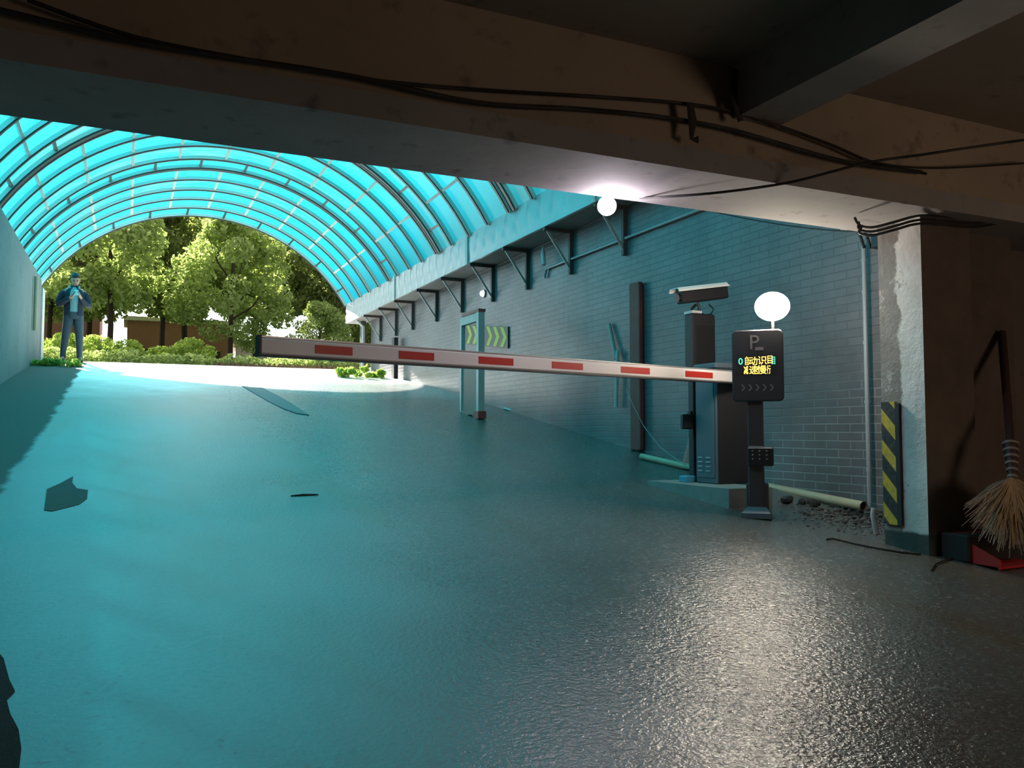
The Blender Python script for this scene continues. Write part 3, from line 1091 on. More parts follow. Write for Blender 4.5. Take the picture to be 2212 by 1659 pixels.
    inner = [ell(0, 0.004, z, rx - .014, ry - .014, 26, a0, a1) for z, rx, ry in jt]
    jk.loft([o_ + list(reversed(i_)) for o_, i_ in zip(outer, inner)])
    for sx in (-1, 1):
        jk.tube([(sx * 0.13, 0.0, 1.425), (sx * 0.212, 0.0, 1.345), (sx * 0.262, 0.005, 1.22), (sx * 0.262, -0.015, 1.145), (sx * 0.22, -0.075, 1.165), (sx * 0.15, -0.14, 1.22), (sx * 0.10 + 0.02, -0.20, 1.265)],
                [0.060, 0.070, 0.064, 0.060, 0.056, 0.050, 0.044], 14)
    jk.build('jacket', M['jacket'], e, 70)
    cl = MB()
    cl.tube([(-0.075, -0.075, 1.47), (-0.088, -0.02, 1.525), (-0.06, 0.06, 1.54), (0, 0.085, 1.54), (0.06, 0.06, 1.54), (0.088, -0.02, 1.525), (0.075, -0.075, 1.47)], 0.018, 8)
    cl.build('collar', M['shirt'], e, 60)
    jn = MB()
    jn.loft([ell(0, 0, z, rx, ry) for z, rx, ry in ((0.86, .150, .115), (0.92, .165, .125), (1.0, .160, .122))])
    for sx, foot in ((-1, -0.17), (1, 0.13)):
        k1 = sx * 0.10 + (foot - sx * 0.10) * .5
        jn.tube([(sx * 0.082, 0, 0.93), (sx * 0.088, 0, 0.82), ((sx * 0.09 + k1) / 2, -0.012, 0.66), (k1, -0.02, 0.50), (k1 + (foot - k1) * .4, 0.0, 0.36), (foot * .97, 0.012, 0.20), (foot, 0.012, 0.085)],
                [0.098, 0.098, 0.084, 0.070, 0.064, 0.055, 0.056], 14)
    jn.build('jeans', M['jeans'], e, 70)
    for sx, foot in ((-1, -0.17), (1, 0.13)):
        sh_ = MB()
        rr = []
        for yy, hw, ht in ((0.085, 0.030, 0.075), (0.05, 0.044, 0.10), (0.0, 0.046, 0.105), (-0.06, 0.050, 0.075), (-0.12, 0.052, 0.055), (-0.17, 0.040, 0.045), (-0.19, 0.02, 0.03)):
            rr.append([Vector((foot + sx * 0.015 * (-yy * 5) + hw * cx_, yy, hz * ht)) for cx_, hz in ((-1, 0.0), (-1, .45), (-.6, .9), (0, 1), (.6, .9), (1, .45), (1, 0.0))])
        sh_.loft(rr)
        sh_.build('shoe', M['shoe'], e, 50)
    ph = MB().rbox((-0.037, -0.004, -0.075), (0.037, 0.004, 0.075), 0.003)
    ph.xf(Matrix.Translation((0.03, -0.312, 1.36)) @ Matrix.Rotation(math.radians(-38), 4, 'X'))
    po = ph.build('phone', M['screen_white'])
    R0 = Matrix.Translation((bx, by_, bz)) @ Matrix.Rotation(math.radians(5), 4, 'Z')
    for v in po.data.vertices:
        v.co = R0 @ v.co
    tag(po, 'pale phone held in front of the chest by the man', 'phone')
    return e

person()

# ================================================================== RIGHT SIDE OBJECTS
# --- barrier
hs_loc = P(1526, 1045)

def yaw_of(v):
    return math.atan2(v.y, v.x)

# plinth
pb = P(1575, 1100)
pl = empty('concrete_plinth', (pb.x, pb.y, 0), 'wedge of rough concrete levelling the barrier on the sloping ramp', 'plinth')
XA, XB = pb.x, P(1668, 1080, Y=pb.y).x
YA = pb.y
YBk = YA + 1.05
zt = P(1575, 1056, Y=YA).z
mb = MB()
vs = [(XA, YA, fz(YA) - 0.02), (XB, YA, fz(YA) - 0.02), (XB, YBk, fz(YBk) - 0.03), (XA, YBk, fz(YBk) - 0.03), (XA, YA, zt), (XB, YA, zt), (XB, YBk, max(zt, fz(YBk) + 0.03)), (XA, YBk, max(zt, fz(YBk) + 0.03))]
mb.add([Vector(v) - Vector((pb.x, pb.y, 0)) for v in vs], [(0, 3, 2, 1), (4, 5, 6, 7), (0, 1, 5, 4), (1, 2, 6, 5), (2, 3, 7, 6), (3, 0, 4, 7)])
mb.build('plinth_block', M['concrete_plinth'], pl)

# housing: a box with its narrow pale door towards the ramp
hx0 = XA + 0.10
hz0 = zt - 0.002
hcor = P(1550, 1047, Z=zt)           # the near vertical edge between pale side and dark front
hy0 = hcor.y
hx0 = hcor.x
hl = P(1503, 1043, X=hx0)
hy1 = hl.y
htop = P(1550, 783, Y=hy0).z
HW = 0.36
ROOT = P(1600, 816, Y=hy0 - 0.06)
TIP = P(561, 747, Z=ROOT.z)
hs = empty('barrier_gate', (hx0, hy0, hz0), 'parking barrier, slate blue cabinet with a long white and red arm lowered across the ramp', 'barrier')
L = lambda v: Vector(v) - Vector((hx0, hy0, hz0))
H = htop - hz0
dep = hy1 - hy0
MB().rbox((0, 0, 0.0), (HW, dep, H - 0.05), 0.012).build('cabinet', M['housing'], hs, 30)
MB().rbox((-0.012, -0.012, H - 0.05), (HW + 0.012, dep + 0.012, H), 0.012).build('lid', M['housing'], hs, 30)
MB().rbox((-0.008, 0.03, 0.05), (0.002, dep - 0.03, H - 0.09), 0.003).build('door', M['housing'], hs, 30)
for gx in (dep * 0.36, dep * 0.72):
    for i in range(4):
        MB().box((-0.014, gx - 0.028, 0.10 + i * 0.035), (-0.007, gx + 0.028, 0.112 + i * 0.035)).build('vent_louvre', M['arm_alu'], hs)
MB().box((0.01, -0.006, 0.02), (HW - 0.01, 0.002, H - 0.07)).build('front_panel', M['black_rough'], hs)
MB().box((-0.010, dep * .35, H - 0.12), (-0.006, dep * .6, H - 0.085)).build('badge', M['blue_cloth'], hs)
# arm hub
hub = L(ROOT)
MB().box((hub.x - 0.03, hub.y - 0.05, hub.z - 0.07), (hub.x + 0.13, 0.0, hub.z + 0.06)).build('arm_clamp', M['black_rough'], hs)

# arm
d = (TIP - ROOT)
La = d.length
AH = 0.086
prof = [(-0.016, -AH / 2), (0.016, -AH / 2), (0.022, -AH / 2 + 0.008), (0.022, AH / 2 - 0.010), (0.014, AH / 2), (-0.014, AH / 2), (-0.022, AH / 2 - 0.010), (-0.022, -AH / 2 + 0.008)]
arm = MB().loft([[(-0.05, y_, z_) for y_, z_ in prof], [(La, y_, z_) for y_, z_ in prof]]).build('arm', M['arm_white'], hs)
arm.location = L(ROOT)
arm.rotation_euler = (0, 0, yaw_of(d))
MB().box((-0.05, -0.018, AH / 2), (La, 0.018, AH / 2 + 0.008)).build('top_channel', M['arm_alu'], arm)
MB().box((-0.05, -0.020, -AH / 2 - 0.010), (La, 0.020, -AH / 2)).build('rubber_strip', M['black_rough'], arm)
MB().box((La, -0.026, -AH / 2 - 0.012), (La + 0.012, 0.026, AH / 2 + 0.010)).build('end_cap', M['black'], arm)


def along(px):
    """distance from the hub along the arm at which the photo column px meets it"""
    r = ray(px, 780)
    # solve ROOT.xy + u*t = r.xy*s
    u = d.normalized()
    A = np.array([[u.x, -r.x], [u.y, -r.y]])
    t, s = np.linalg.solve(A, np.array([-ROOT.x, -ROOT.y]))
    return t
for a_, b_ in ((676, 757), (857, 933), (1029, 1104), (1187, 1254), (1336, 1398), (1475, 1534)):
    t0, t1 = along(a_), along(b_)
    lo, hi = min(t0, t1), max(t0, t1)
    MB().box((lo, 0.0221, -0.022), (hi, 0.0235, 0.022)).box((lo, -0.0235, -0.022), (hi, -0.0221, 0.022)).build('red_tape', M['arm_red'], arm)

# --- camera tower behind the cabinet
tp = P(1497, 1030)
tX = hx0 + 0.02
tc = P(1499, 1000, X=tX)
ty0 = tc.y
ty1 = P(1479, 800, X=tX).y
tz0 = fz(ty0) - 0.01
tz1 = P(1499, 675, X=tX).z
tzm = P(1499, 812, X=tX).z
tw = empty('camera_post', (tX, ty0, tz0), 'tall black post carrying the plate camera behind the barrier cabinet', 'post')
w_ = P(1546, 700, Y=ty0).x - tX
MB().rbox((0.0, 0.0, tzm - tz0 - 0.02), (w_, ty1 - ty0, tz1 - tz0), 0.01).build('upper_case', M['black_rough'], tw, 30)
MB().rbox((0.0, 0.0, 0.02), (0.07, 0.07, tzm - tz0 - 0.02), 0.006).build('pole', M['black_rough'], tw, 30)
MB().box((-0.03, -0.03, 0.0), (w_ * .8, 0.14, 0.02)).build('base_plate', M['black_rough'], tw)
MB().box((0.0, 0.0, tz1 - tz0), (w_ * .42, ty1 - ty0, tz1 - tz0 + 0.022)).build('cap', M['arm_white'], tw)
MB().rbox((0.03, -0.006, tzm - tz0 + 0.08), (w_ - 0.02, 0.002, tz1 - tz0 - 0.10), 0.003).build('front_window', M['black'], tw)

# plate camera with white sun shade, looking down the ramp to the left
cc = P(1507, 640, D=6.5)
cc.x, cc.y = tX + w_ * .45, ty0 + 0.09
cm = empty('plate_camera', (cc.x, cc.y, cc.z), 'number plate camera with a bright white sun shade on top of the black post', 'camera')
A_, B_ = P(1458, 632, Y=cc.y), P(1560, 618, Y=cc.y)
half = (B_.x - A_.x) / 2
tilt = math.atan2(0.045, 1) + 0.06
Rt = Matrix.Rotation(math.radians(-9), 4, 'Y') @ Matrix.Rotation(math.radians(-4), 4, 'Z')
Tm = Matrix.Translation(((A_.x + B_.x) / 2 - cc.x, 0, (A_.z + B_.z) / 2 - cc.z))
sh_rings = []
for xx in (-half, half):
    k_ = 1.0
    sh_rings.append([(xx + (0.02 if (z_ < 0 and xx > 0) else 0), y_, z_) for y_, z_ in ((-0.078, -0.006), (-0.078, 0.008), (-0.060, 0.030), (0.060, 0.030), (0.078, 0.008), (0.078, -0.006), (0.070, -0.006), (0.070, 0.004), (0.056, 0.022), (-0.056, 0.022), (-0.070, 0.004), (-0.070, -0.006))])
MB().loft(sh_rings).xf(Tm @ Rt).build('sun_shade', simple('bright_white_enamel', (0.88, 0.89, 0.86), 0.3, var=0.03), cm)
MB().rbox((-half + 0.04, -0.055, -0.105), (half + 0.012, 0.055, -0.0), 0.012).xf(Tm @ Rt).build('camera_body', M['black_rough'], cm, 30)
MB().tube([(-half + 0.045, 0, -0.052), (-half + 0.02, 0, -0.052)], 0.036, 14).xf(Tm @ Rt).build('lens', M['black'], cm, 40)
zz = tz1 - cc.z
MB().tube([(-0.045, 0, zz + 0.0), (-0.045, 0, zz + 0.05), (0.0, 0, zz + 0.085)], 0.013, 8).tube([(0.03, 0, zz), (0.03, 0, zz + 0.07), (0.02, 0, zz + 0.11)], 0.012, 8).box((-0.065, -0.03, zz), (0.06, 0.03, zz + 0.014)).build('bracket', M['black'], cm, 40)
MB().tube([(half * .55, 0, zz + 0.10), (half * .75, 0, zz + 0.06), (half * .62, 0, zz + 0.015), (half * .3, 0, zz + 0.002)], 0.007, 8).build('cable', M['black'], cm, 40)

# small fill light on the pole
fl = P(1479, 911, X=tX - 0.03)
fe = empty('fill_light', (tX, ty0 + 0.035, fl.z), 'small square unlit fill light clamped to the left of the camera post', 'light')
MB().rbox((-0.11, -0.045, -0.062), (-0.005, 0.0, 0.062), 0.008).build('case', M['black'], fe, 30)
MB().box((-0.10, -0.05, -0.052), (-0.015, -0.045, 0.052)).build('face', M['black_rough'], fe)
MB().box((-0.02, -0.02, -0.02), (0.0, 0.02, 0.085)).build('yoke', M['black'], fe)
bx_ = P(1495, 1028)
tag(MB().rbox((tX - 0.10, hy1 + 0.02, zt), (tX + 0.0, hy1 + 0.12, zt + 0.055), 0.006).build('junction_box', [M['blue_cloth']]), 'small blue box on the plinth behind the cabinet', 'box')

# --- sign kiosk
kb = P(1643, 1118)
kz = fz(kb.y)
kd = (Vector((0, 0, 0)) - kb)
kyaw = math.atan2(kd.y, kd.x) + PI / 2 + math.radians(-3)       # local -Y faces the camera
ks = empty('entry_display', (kb.x, kb.y, kz), 'parking entry display with lit characters on a dark post', 'sign', rz=kyaw)
Dk = (kb - Vector((0, 0, CZ))).dot(ray(1106, 829.5).normalized())
pxm = Dk / FPX
zof = lambda py: (CZ + (P(1650, py, D=Dk).z - CZ)) - kz
zt_, zb_ = zof(712), zof(867)
hw = 107 * pxm / 2


def rrect(w_, h_, r, y_, cz, n=5):
    out = []
    for cx_, cy_, a0 in ((w_ - r, h_ - r, 0), (-w_ + r, h_ - r, PI / 2), (-w_ + r, -h_ + r, PI), (w_ - r, -h_ + r, 1.5 * PI)):
        for i in range(n + 1):
            a = a0 + PI / 2 * i / n
            out.append(Vector((cx_ + r * math.cos(a), y_, cz + cy_ + r * math.sin(a))))
    return out
pc, phh = (zt_ + zb_) / 2, (zt_ - zb_) / 2
MB().loft([rrect(hw, phh, 0.035, 0.0, pc), rrect(hw, phh, 0.035, -0.07, pc), rrect(hw - 0.008, phh - 0.008, 0.03, -0.078, pc)]).build('display_case', M['black_rough'], ks, 30)
lx = lambda px: (px - 1651) * pxm
yf = -0.0785
TXT = []


def text_part(body, px, py, size_px, mat, name, sx=1.0, depth=0.002, parent=ks, y_=yf, rz=0.0):
    cu = bpy.data.curves.new(name, 'FONT')
    cu.body = body
    cu.size = size_px * pxm
    cu.align_x = 'CENTER'
    cu.align_y = 'CENTER'
    cu.extrude = depth / 2
    cu.resolution_u = 3
    tmp = bpy.data.objects.new('tmp', cu)
    COL.objects.link(tmp)
    dg = bpy.context.evaluated_depsgraph_get()
    me = bpy.data.meshes.new_from_object(tmp.evaluated_get(dg))
    COL.objects.unlink(tmp)
    bpy.data.objects.remove(tmp)
    me.materials.clear()
    me.materials.append(mat)
    xs = [v.co.x for v in me.vertices]
    zs = [v.co.y for v in me.vertices]
    if not xs:
        return None
    mx, mz = (min(xs) + max(xs)) / 2, (min(zs) + max(zs)) / 2
    for v in me.vertices:
        x_, z_, q = (v.co.x - mx) * sx, v.co.y - mz, v.co.z
        v.co = (lx(px) + x_, y_ - q, zof(py) + z_)
    o = bpy.data.objects.new(name, me)
    COL.objects.link(o)
    o.parent = parent
    return o
MB().box((lx(1606), yf, zof(812)), (lx(1694), -0.076, zof(764))).build('led_panel', M['black'], ks)
text_part('P', 1646, 739, 44, M['letter'], 'letter')
MB().box((lx(1647), yf - 0.001, zof(757)), (lx(1664), -0.077, zof(750))).build('letter_bar', M['letter'], ks)
for s_, px_, py_, sz, mt, sx in (('0', 1616, 780, 20, 'led_green', 1.0), ('自', 1629, 779, 20, 'led_yellow', .5), ('动', 1642, 780, 20, 'led_yellow', 1), ('识', 1661, 779, 20, 'led_yellow', 1), ('目', 1677, 778, 20, 'led_yellow', .75), ('目', 1684, 780, 19, 'led_green', .5),
                              ('减', 1627, 799, 20, 'led_yellow', .5), ('速', 1643, 799, 20, 'led_yellow', 1), ('慢', 1660, 799, 20, 'led_yellow', 1), ('行', 1674, 799, 20, 'led_yellow', .4)):
    o = text_part(s_, px_, py_, sz, M[mt], 'led_character', sx)
for i in range(5):
    cxp = 1620.5 + i * 14.8
    mb = MB()
    for sg in (-1, 1):
        mb.bar((lx(cxp - 3), yf - 0.0005, zof(837.5 + sg * 7)), (lx(cxp + 3.2), yf - 0.0005, zof(837.5)), 0.001, 0.0085, up=(0, 0, 1))
    mb.build('chevron', M['letter'], ks)
# post
MB().rbox((lx(1627), -0.03, 0.02), (lx(1660), 0.05, zb_ + 0.1), 0.008).build('post', M['post_grey'], ks, 30)
MB().rbox((lx(1622), -0.02, 0.02), (lx(1668), 0.10, zof(1045)), 0.008).build('post_foot', M['post_grey'], ks, 30)
MB().loft([[(lx(1612), -0.10, 0.0), (lx(1675), -0.10, 0.0), (lx(1675), 0.10, 0.0), (lx(1612), 0.10, 0.0)],
           [(lx(1614), -0.10, 0.035), (lx(1673), -0.10, 0.035), (lx(1673), 0.10, 0.035), (lx(1614), 0.10, 0.035)],
           [(lx(1625), -0.05, 0.075), (lx(1664), -0.05, 0.075), (lx(1664), 0.08, 0.075), (lx(1625), 0.08, 0.075)]]).build('base', M['housing'], ks)
MB().tube([(lx(1630), -0.045, zof(965)), (lx(1660), -0.045, zof(965))], 0.004, 6).build('clamp_rod', M['bracket_bare'], ks)

ks2 = empty('sensor_box', (kb.x, kb.y, kz), 'small black square lamp with nine unlit dots on the display post', 'light', rz=kyaw)
MB().rbox((lx(1627), -0.085, zof(1006)), (lx(1681), -0.032, zof(966)), 0.008).build('case', M['black'], ks2, 30)
for i in range(3):
    for j in range(3):
        MB().ball((lx(1638 + i * 14.5), -0.087, zof(974 + j * 8.6)), 0.0065, 8, 6).build('diode', M['letter'], ks2, 60)

# the glaring floodlight above the display
fp = P(1668, 662, D=Dk)
fe = empty('floodlight', (fp.x, fp.y, fp.z), 'glaring round floodlight above the entry display', 'lamp', rz=kyaw)
MB().ball((0, 0.0, 0), 0.118, 24, 16, 0, (1.0, 0.62, 0.86)).build('glowing_lens', M['flood'], fe, 60)
MB().loft([[Vector((0.095 * math.cos(t), 0.03, 0.085 * math.sin(t))) for t in np.linspace(0, 2 * PI, 20, endpoint=False)],
           [Vector((0.06 * math.cos(t), 0.10, 0.05 * math.sin(t))) for t in np.linspace(0, 2 * PI, 20, endpoint=False)]]).build('housing', M['black'], fe, 40)
stem = kz + zt_ - fp.z
MB().tube([(0, 0.07, stem - 0.02), (0, 0.07, -0.02)], 0.012, 8).build('stem', M['black'], fe, 40)
# hanging bulb at the beam's far edge
bp_ = P(1311, 445, Y=YB1 + 0.02)
be = empty('light_bulb', bp_, 'bare glowing bulb hanging under the edge of the header beam', 'lamp')
MB().ball((0, 0, 0), 0.052, 20, 14).build('glass', M['bulb'], be, 60)
MB().tube([(0, 0, 0.048), (0, 0, 0.085)], 0.016, 10).build('socket', M['black'], be, 40)
MB().tube([(0, 0, 0.085), (0, -0.03, 0.12)], 0.004, 6).build('wire', M['cable'], be)
lamp('bulb_light', bp_ + Vector((0, -0.03, -0.075)), 12.0, (1.0, 0.86, 0.98), 0.03)

# round wall lamp
wl = P(1041, 634, X=XR - 0.05)
we = empty('wall_lamp', (XR, wl.y, wl.z), 'small round glowing lamp on the brick wall', 'lamp')
MB().ball((-0.04, 0, 0), 0.055, 16, 10, 0, (0.7, 1.1, 0.85)).build('glass', M['wall_lamp'], we, 60)
MB().tube([(-0.03, 0, 0), (0, 0, 0)], 0.062, 16).build('base', M['steel_grey'], we, 40)
lamp('wall_lamp_light', (XR - 0.14, wl.y - 0.02, wl.z), 0.5, (0.9, 0.92, 1.0), 0.04)

# ------------------------------------------------------------------ things on and along the brick wall
# chevron board
cy0, cy1 = P(1096, 730, X=XR - 0.03).y, P(1003, 720, X=XR - 0.03).y
cz0, cz1 = P(1096, 729, X=XR - 0.03).z, P(1003, 722, X=XR - 0.03).z
ce = empty('chevron_sign', (XR, cy0, cz0), 'dark board with yellow chevrons on the brick wall behind the frame', 'sign')
Lc = cy1 - cy0
slope = (cz1 - cz0) / Lc
Hc = 0.165
MB().add([(-0.025, 0, -Hc), (-0.025, Lc, slope * Lc - Hc), (-0.025, Lc, slope * Lc + Hc), (-0.025, 0, Hc), (-0.003, 0, -Hc), (-0.003, Lc, slope * Lc - Hc), (-0.003, Lc, slope * Lc + Hc), (-0.003, 0, Hc)],
         [(0, 1, 2, 3), (7, 6, 5, 4), (0, 4, 5, 1), (1, 5, 6, 2), (2, 6, 7, 3), (3, 7, 4, 0)]).build('board', M['chev_dark'], ce)
for i, ya in enumerate((0.03, 0.30, 0.57, 0.88, 1.16, 1.42)):
    if ya + 0.3 > Lc:
        break
    pts = [(ya + 0.13, Hc - .012), (ya + 0.25, Hc - .012), (ya + 0.12, 0), (ya + 0.25, -Hc + .012), (ya + 0.13, -Hc + .012), (ya, 0)]
    MB().loft([[(-0.0275, y_, z_ + slope * y_) for y_, z_ in pts], [(-0.0251, y_, z_ + slope * y_) for y_, z_ in pts]]).build('chevron', M['chev_yellow'], ce)

# pale frame standing in front of the wall
fr_x = 4.36
ya_ = P(1036, 900, X=fr_x).y
yb_ = P(997, 888, X=fr_x).y
za = P(1036, 668, X=fr_x).z
zb0, zb1 = fz(ya_), fz(yb_)
fe = empty('gate_frame', (fr_x, ya_, zb0), 'pale upright frame with red caps and a faded red lower panel by the brick wall', 'frame')
Lf = yb_ - ya_
Hf = za - zb0
MB().box((-0.04, -0.05, 0.05), (0.05, 0.03, Hf - 0.04)).build('near_post', M['frame_pale'], fe)
MB().box((-0.03, Lf - 0.06, zb1 - zb0), (0.03, Lf, Hf - 0.06)).build('far_post', M['frame_pale'], fe)
MB().box((-0.03, 0.03, Hf - 0.16), (0.03, Lf - 0.06, Hf - 0.04)).build('top_rail', M['frame_pale'], fe)
MB().box((-0.045, -0.06, Hf - 0.04), (0.06, Lf - 0.1, Hf)).build('cap', M['frame_red'], fe)
MB().box((-0.06, -0.09, 0.0), (0.06, 0.07, 0.10)).build('foot', M['frame_red'], fe)
MB().box((-0.012, 0.03, 0.10), (0.012, Lf - 0.06, Hf * 0.50)).build('lower_panel', M['frame_panel'], fe)
MB().box((-0.03, 0.03, 0.06), (0.03, Lf - 0.06, 0.12)).build('bottom_rail', M['frame_panel'], fe)

# red-brown plank
q0, q1 = P(1363, 968, X=XR - 0.06), P(1360, 614, X=XR - 0.06)
yk0 = P(1383, 800, X=XR - 0.06).y
tag(MB().rbox((XR - 0.07, yk0, fz(q0.y)), (XR - 0.015, q0.y, q1.z), 0.008).build('wooden_plank', M['plank']), 'tall red-brown timber plank standing against the brick wall', 'plank')
# sticks beside it
a1, a2 = P(1316, 700, X=XR - 0.03), P(1331, 775, X=XR - 0.05)
tag(MB().tube([a1, (a1 + a2) / 2, a2], 0.022, 8).build('grey_pipe_stub', M['steel_grey']), 'dull leaning pipe stub on the brick wall left of the plank', 'pipe')
a1, a2 = P(1334, 757, X=XR - 0.05), P(1331, 880, X=XR - 0.05)
tag(MB().tube([a1, a2], 0.022, 8).build('pale_pipe', M['pipe_white']), 'pale short pipe standing behind the barrier arm, left of the plank', 'pipe')
# thin sagging wire
pts = [P(x_, y_, X=X_) for x_, y_, X_ in ((1352, 838, XR - 0.02), (1366, 872, XR - 0.09), (1390, 920, XR - 0.12), (1425, 965, XR - 0.2), (1460, 992, XR - 0.3), (1482, 1003, XR - 0.4))]
tag(MB().tube(pts, 0.004, 6).build('thin_wire', M['bracket_bare']), 'thin loose wire drooping from the plank to the floor', 'wire')

# pipes on the floor


def floor_tube(name, a, b, r, mat, label, hollow=False, n=14):
    A, B = P(*a), P(*b)
    A.z, B.z = fz(A.y) + r + 0.002, fz(B.y) + r + 0.002
    mb = MB()
    if hollow:
        t = (B - A).normalized()
        mb.tube([A, B], r, n, cap=False)
        mb.tube([B, A], r * 0.82, n, cap=False)
        mb.tube([B - t * 0.001, B - t * 0.02], [r * .83, r * .83], n, mi=1)
    else:
        mb.tube([A, B], r, n)
    return tag(mb.build(name, [mat, M['black']], smooth=40), label, 'pipe')
floor_tube('floor_pipe', (1089, 885), (1186, 908), 0.018, M['pipe_white'], 'thin pale pipe lying at the foot of the wall right of the frame')
floor_tube('floor_pipe', (1386, 993), (1502, 1020), 0.032, M['pipe_yellow'], 'yellowed pipe lying on the floor left of the barrier cabinet')
A = P(1660, 1052, X=XR - 0.08)
B = P(1866, 1094, X=XR - 0.30)
mb = MB().tube([A, B], 0.036, 14, cap=False).tube([B, A], 0.030, 14, cap=False)
t = (A - B).normalized()
mb.tube([B + t * 0.02, B + t * 0.03], 0.031, 14, mi=1)
tag(mb.build('open_pipe', [M['pipe_yellow'], M['black']], smooth=40), 'yellowed pipe with an open end lying along the wall right of the display', 'pipe')

# traffic cone hidden behind the tower
cn = P(1496, 990, X=4.99)
ce = empty('traffic_cone', (cn.x, cn.y, fz(cn.y)), 'faded pink cone mostly hidden behind the camera post', 'cone')
MB().loft([[Vector((r_ * math.cos(t), r_ * math.sin(t), z_)) for t in np.linspace(0, 2 * PI, 20, endpoint=False)] for r_, z_ in ((0.11, 0.02), (0.07, 0.16), (0.03, 0.32), (0.02, 0.34))]).build('cone_body', M['cone'], ce, 40)
MB().rbox((-0.13, -0.13, 0), (0.13, 0.13, 0.022), 0.005).build('cone_base', M['black_rough'], ce)

# wall conduits
c0, c1 = P(1183, 580, X=XR - 0.03), P(1516, 450, X=XR - 0.03)
zc = (c0.z + c1.z) / 2
mb = MB().tube([(XR - 0.03, c0.y, zc), (XR - 0.03, 4.2, zc)], 0.018, 10)
ye = c0.y
mb.tube([(XR - 0.03, ye, zc), (XR - 0.03, ye + 0.04, zc - 0.01), (XR - 0.03, ye + 0.07, zc - 0.06), (XR - 0.03, ye + 0.09, zc - 0.12)], 0.018, 10)
tag(mb.build('wall_conduit', M['pipe_grey'], smooth=40), 'long level grey conduit across the brick wall below the brackets', 'pipe')
e0, e1 = P(1173, 548, X=XR - 0.12), P(1175, 572, X=XR - 0.12)
tag(MB().tube([e0 + Vector((0, 0, 0.1)), e0, e1], [0.008, 0.03, 0.028], 10).build('dangling_pipe_end', M['pipe_white'], smooth=40), 'short white pipe end dangling beside the conduit elbow', 'pipe')

dp = XR - 0.06
y0_ = P(1872, 800, X=dp).y
zb_f = fz(y0_)
dpz1 = P(1866, 530, X=dp).z
de = empty('down_pipe', (dp, y0_, zb_f), 'thin vertical grey pipe on the brick wall left of the column', 'pipe')
MB().tube([(0, 0, 0.03), (0, 0, dpz1 - zb_f)], 0.017, 10).build('pipe', M['pipe_grey'], de, 40)
for py_ in (630, 740, 868, 1015, 560):
    zz = P(1872, py_, X=dp).z - zb_f
    MB().tube([(0, 0, zz - 0.012), (0, 0, zz + 0.012)], 0.022, 10).build('clip', M['pipe_grey'], de, 40)
q = P(1894, 1153)
qd = (q - Vector((0, 0, CZ))).dot(ray(1106, 829.5).normalized())
pts = [P(x_, y_, D=qd) for x_, y_ in ((1888, 1098), (1886, 1112), (1890, 1135), (1894, 1153))]
tag(MB().tube(pts, 0.018, 10).build('broken_pipe', M['pipe_white'], smooth=50), 'bright white broken pipe piece standing at the foot of the grey pipe', 'pipe')

# little box and cable tangle at the top of the pipe
bb = P(1895, 518, X=XR - 0.05)
tag(MB().rbox((XR - 0.10, bb.y - 0.10, bb.z - 0.07), (XR - 0.01, bb.y + 0.02, bb.z + 0.07), 0.008).build('junction_box', M['black_rough']), 'dark junction box on the brick wall at the beam', 'box')
wp = P(1845, 487, X=XR - 0.02)
tag(MB().box((XR - 0.04, wp.y - 0.05, wp.z - 0.02), (XR - 0.01, wp.y + 0.12, wp.z + 0.06)).build('white_tag', M['rail']), 'small white plate tucked under the beam over the brick wall', 'plate')

# corner guard with hazard stripes
g0, g1 = P(1937, 1130, X=4.235), P(1908, 868, X=4.235)
gy0, gy1 = P(1937, 1000, X=4.235).y, P(1908, 1000, X=4.235).y
gz0, gz1 = P(1922, 1132, X=4.235).z, P(1922, 868, X=4.235).z
ge = empty('corner_guard', (4.24, gy0, gz0), 'yellow and black striped guard strip on the column', 'corner guard')
MB().box((-0.012, 0, 0), (0.008, gy1 - gy0, gz1 - gz0)).build('striped_face', M['hazard'], ge)
MB().box((-0.012, -0.028, -0.0), (0.008, -0.0005, gz1 - gz0 - 0.01)).build('dark_edge', M['black_rough'], ge)

# debris heap at the foot of the wall
def rubble(name, cx, cy, sx, sy, n, mat, label, seed, smax=0.05):
    rng = random.Random(seed)
    mb = MB()
    for i in range(n):
        x_, y_ = cx + rng.gauss(0, sx), cy + rng.gauss(0, sy)
        x_ = min(x_, XR - 0.06)
        y_ = max(y_, 3.82)
        s_ = rng.uniform(0.008, smax)
        z_ = fz(y_) + s_ * 0.25
        rot = Matrix.Translation((x_, y_, z_)) @ Matrix.Rotation(rng.random() * 6, 4, 'Z') @ Matrix.Rotation(rng.random() * 0.7, 4, 'X')
        k_ = MB().rbox((-s_, -s_ * rng.uniform(.3, .9), -s_ * .4), (s_, s_ * rng.uniform(.3, .9), s_ * .4), s_ * .2).xf(rot)
        mb.add(k_.v, k_.f)
    return tag(mb.build(name, mat), label, 'rubble', kind='stuff')
rubble('dirt', 4.82, 4.45, 0.16, 0.22, 110, M['debris'], 'dark dirt and scraps along the foot of the brick wall', 5, 0.022)
rubble('mortar_crumbs', 4.62, 4.35, 0.18, 0.26, 330, M['debris_pale'], 'pale mortar crumbs scattered in front of the wall pipe', 6, 0.012)
q = P(1700, 1085)
tag(MB().rbox((-0.10, -0.03, 0), (0.10, 0.03, 0.045), 0.012).xf(Matrix.Translation((q.x, q.y, fz(q.y))) @ Matrix.Rotation(0.6, 4, 'Z')).build('wood_scrap', M['black_rough']), 'black lump of scrap lying right of the display base', 'scrap')
q = P(1752, 1092)
mb = MB()
for i in range(7):
    mb.ball((q.x + random.uniform(-.06, .06), q.y + random.uniform(-.06, .06), fz(q.y) + 0.02), random.uniform(0.02, 0.04), 7, 5)
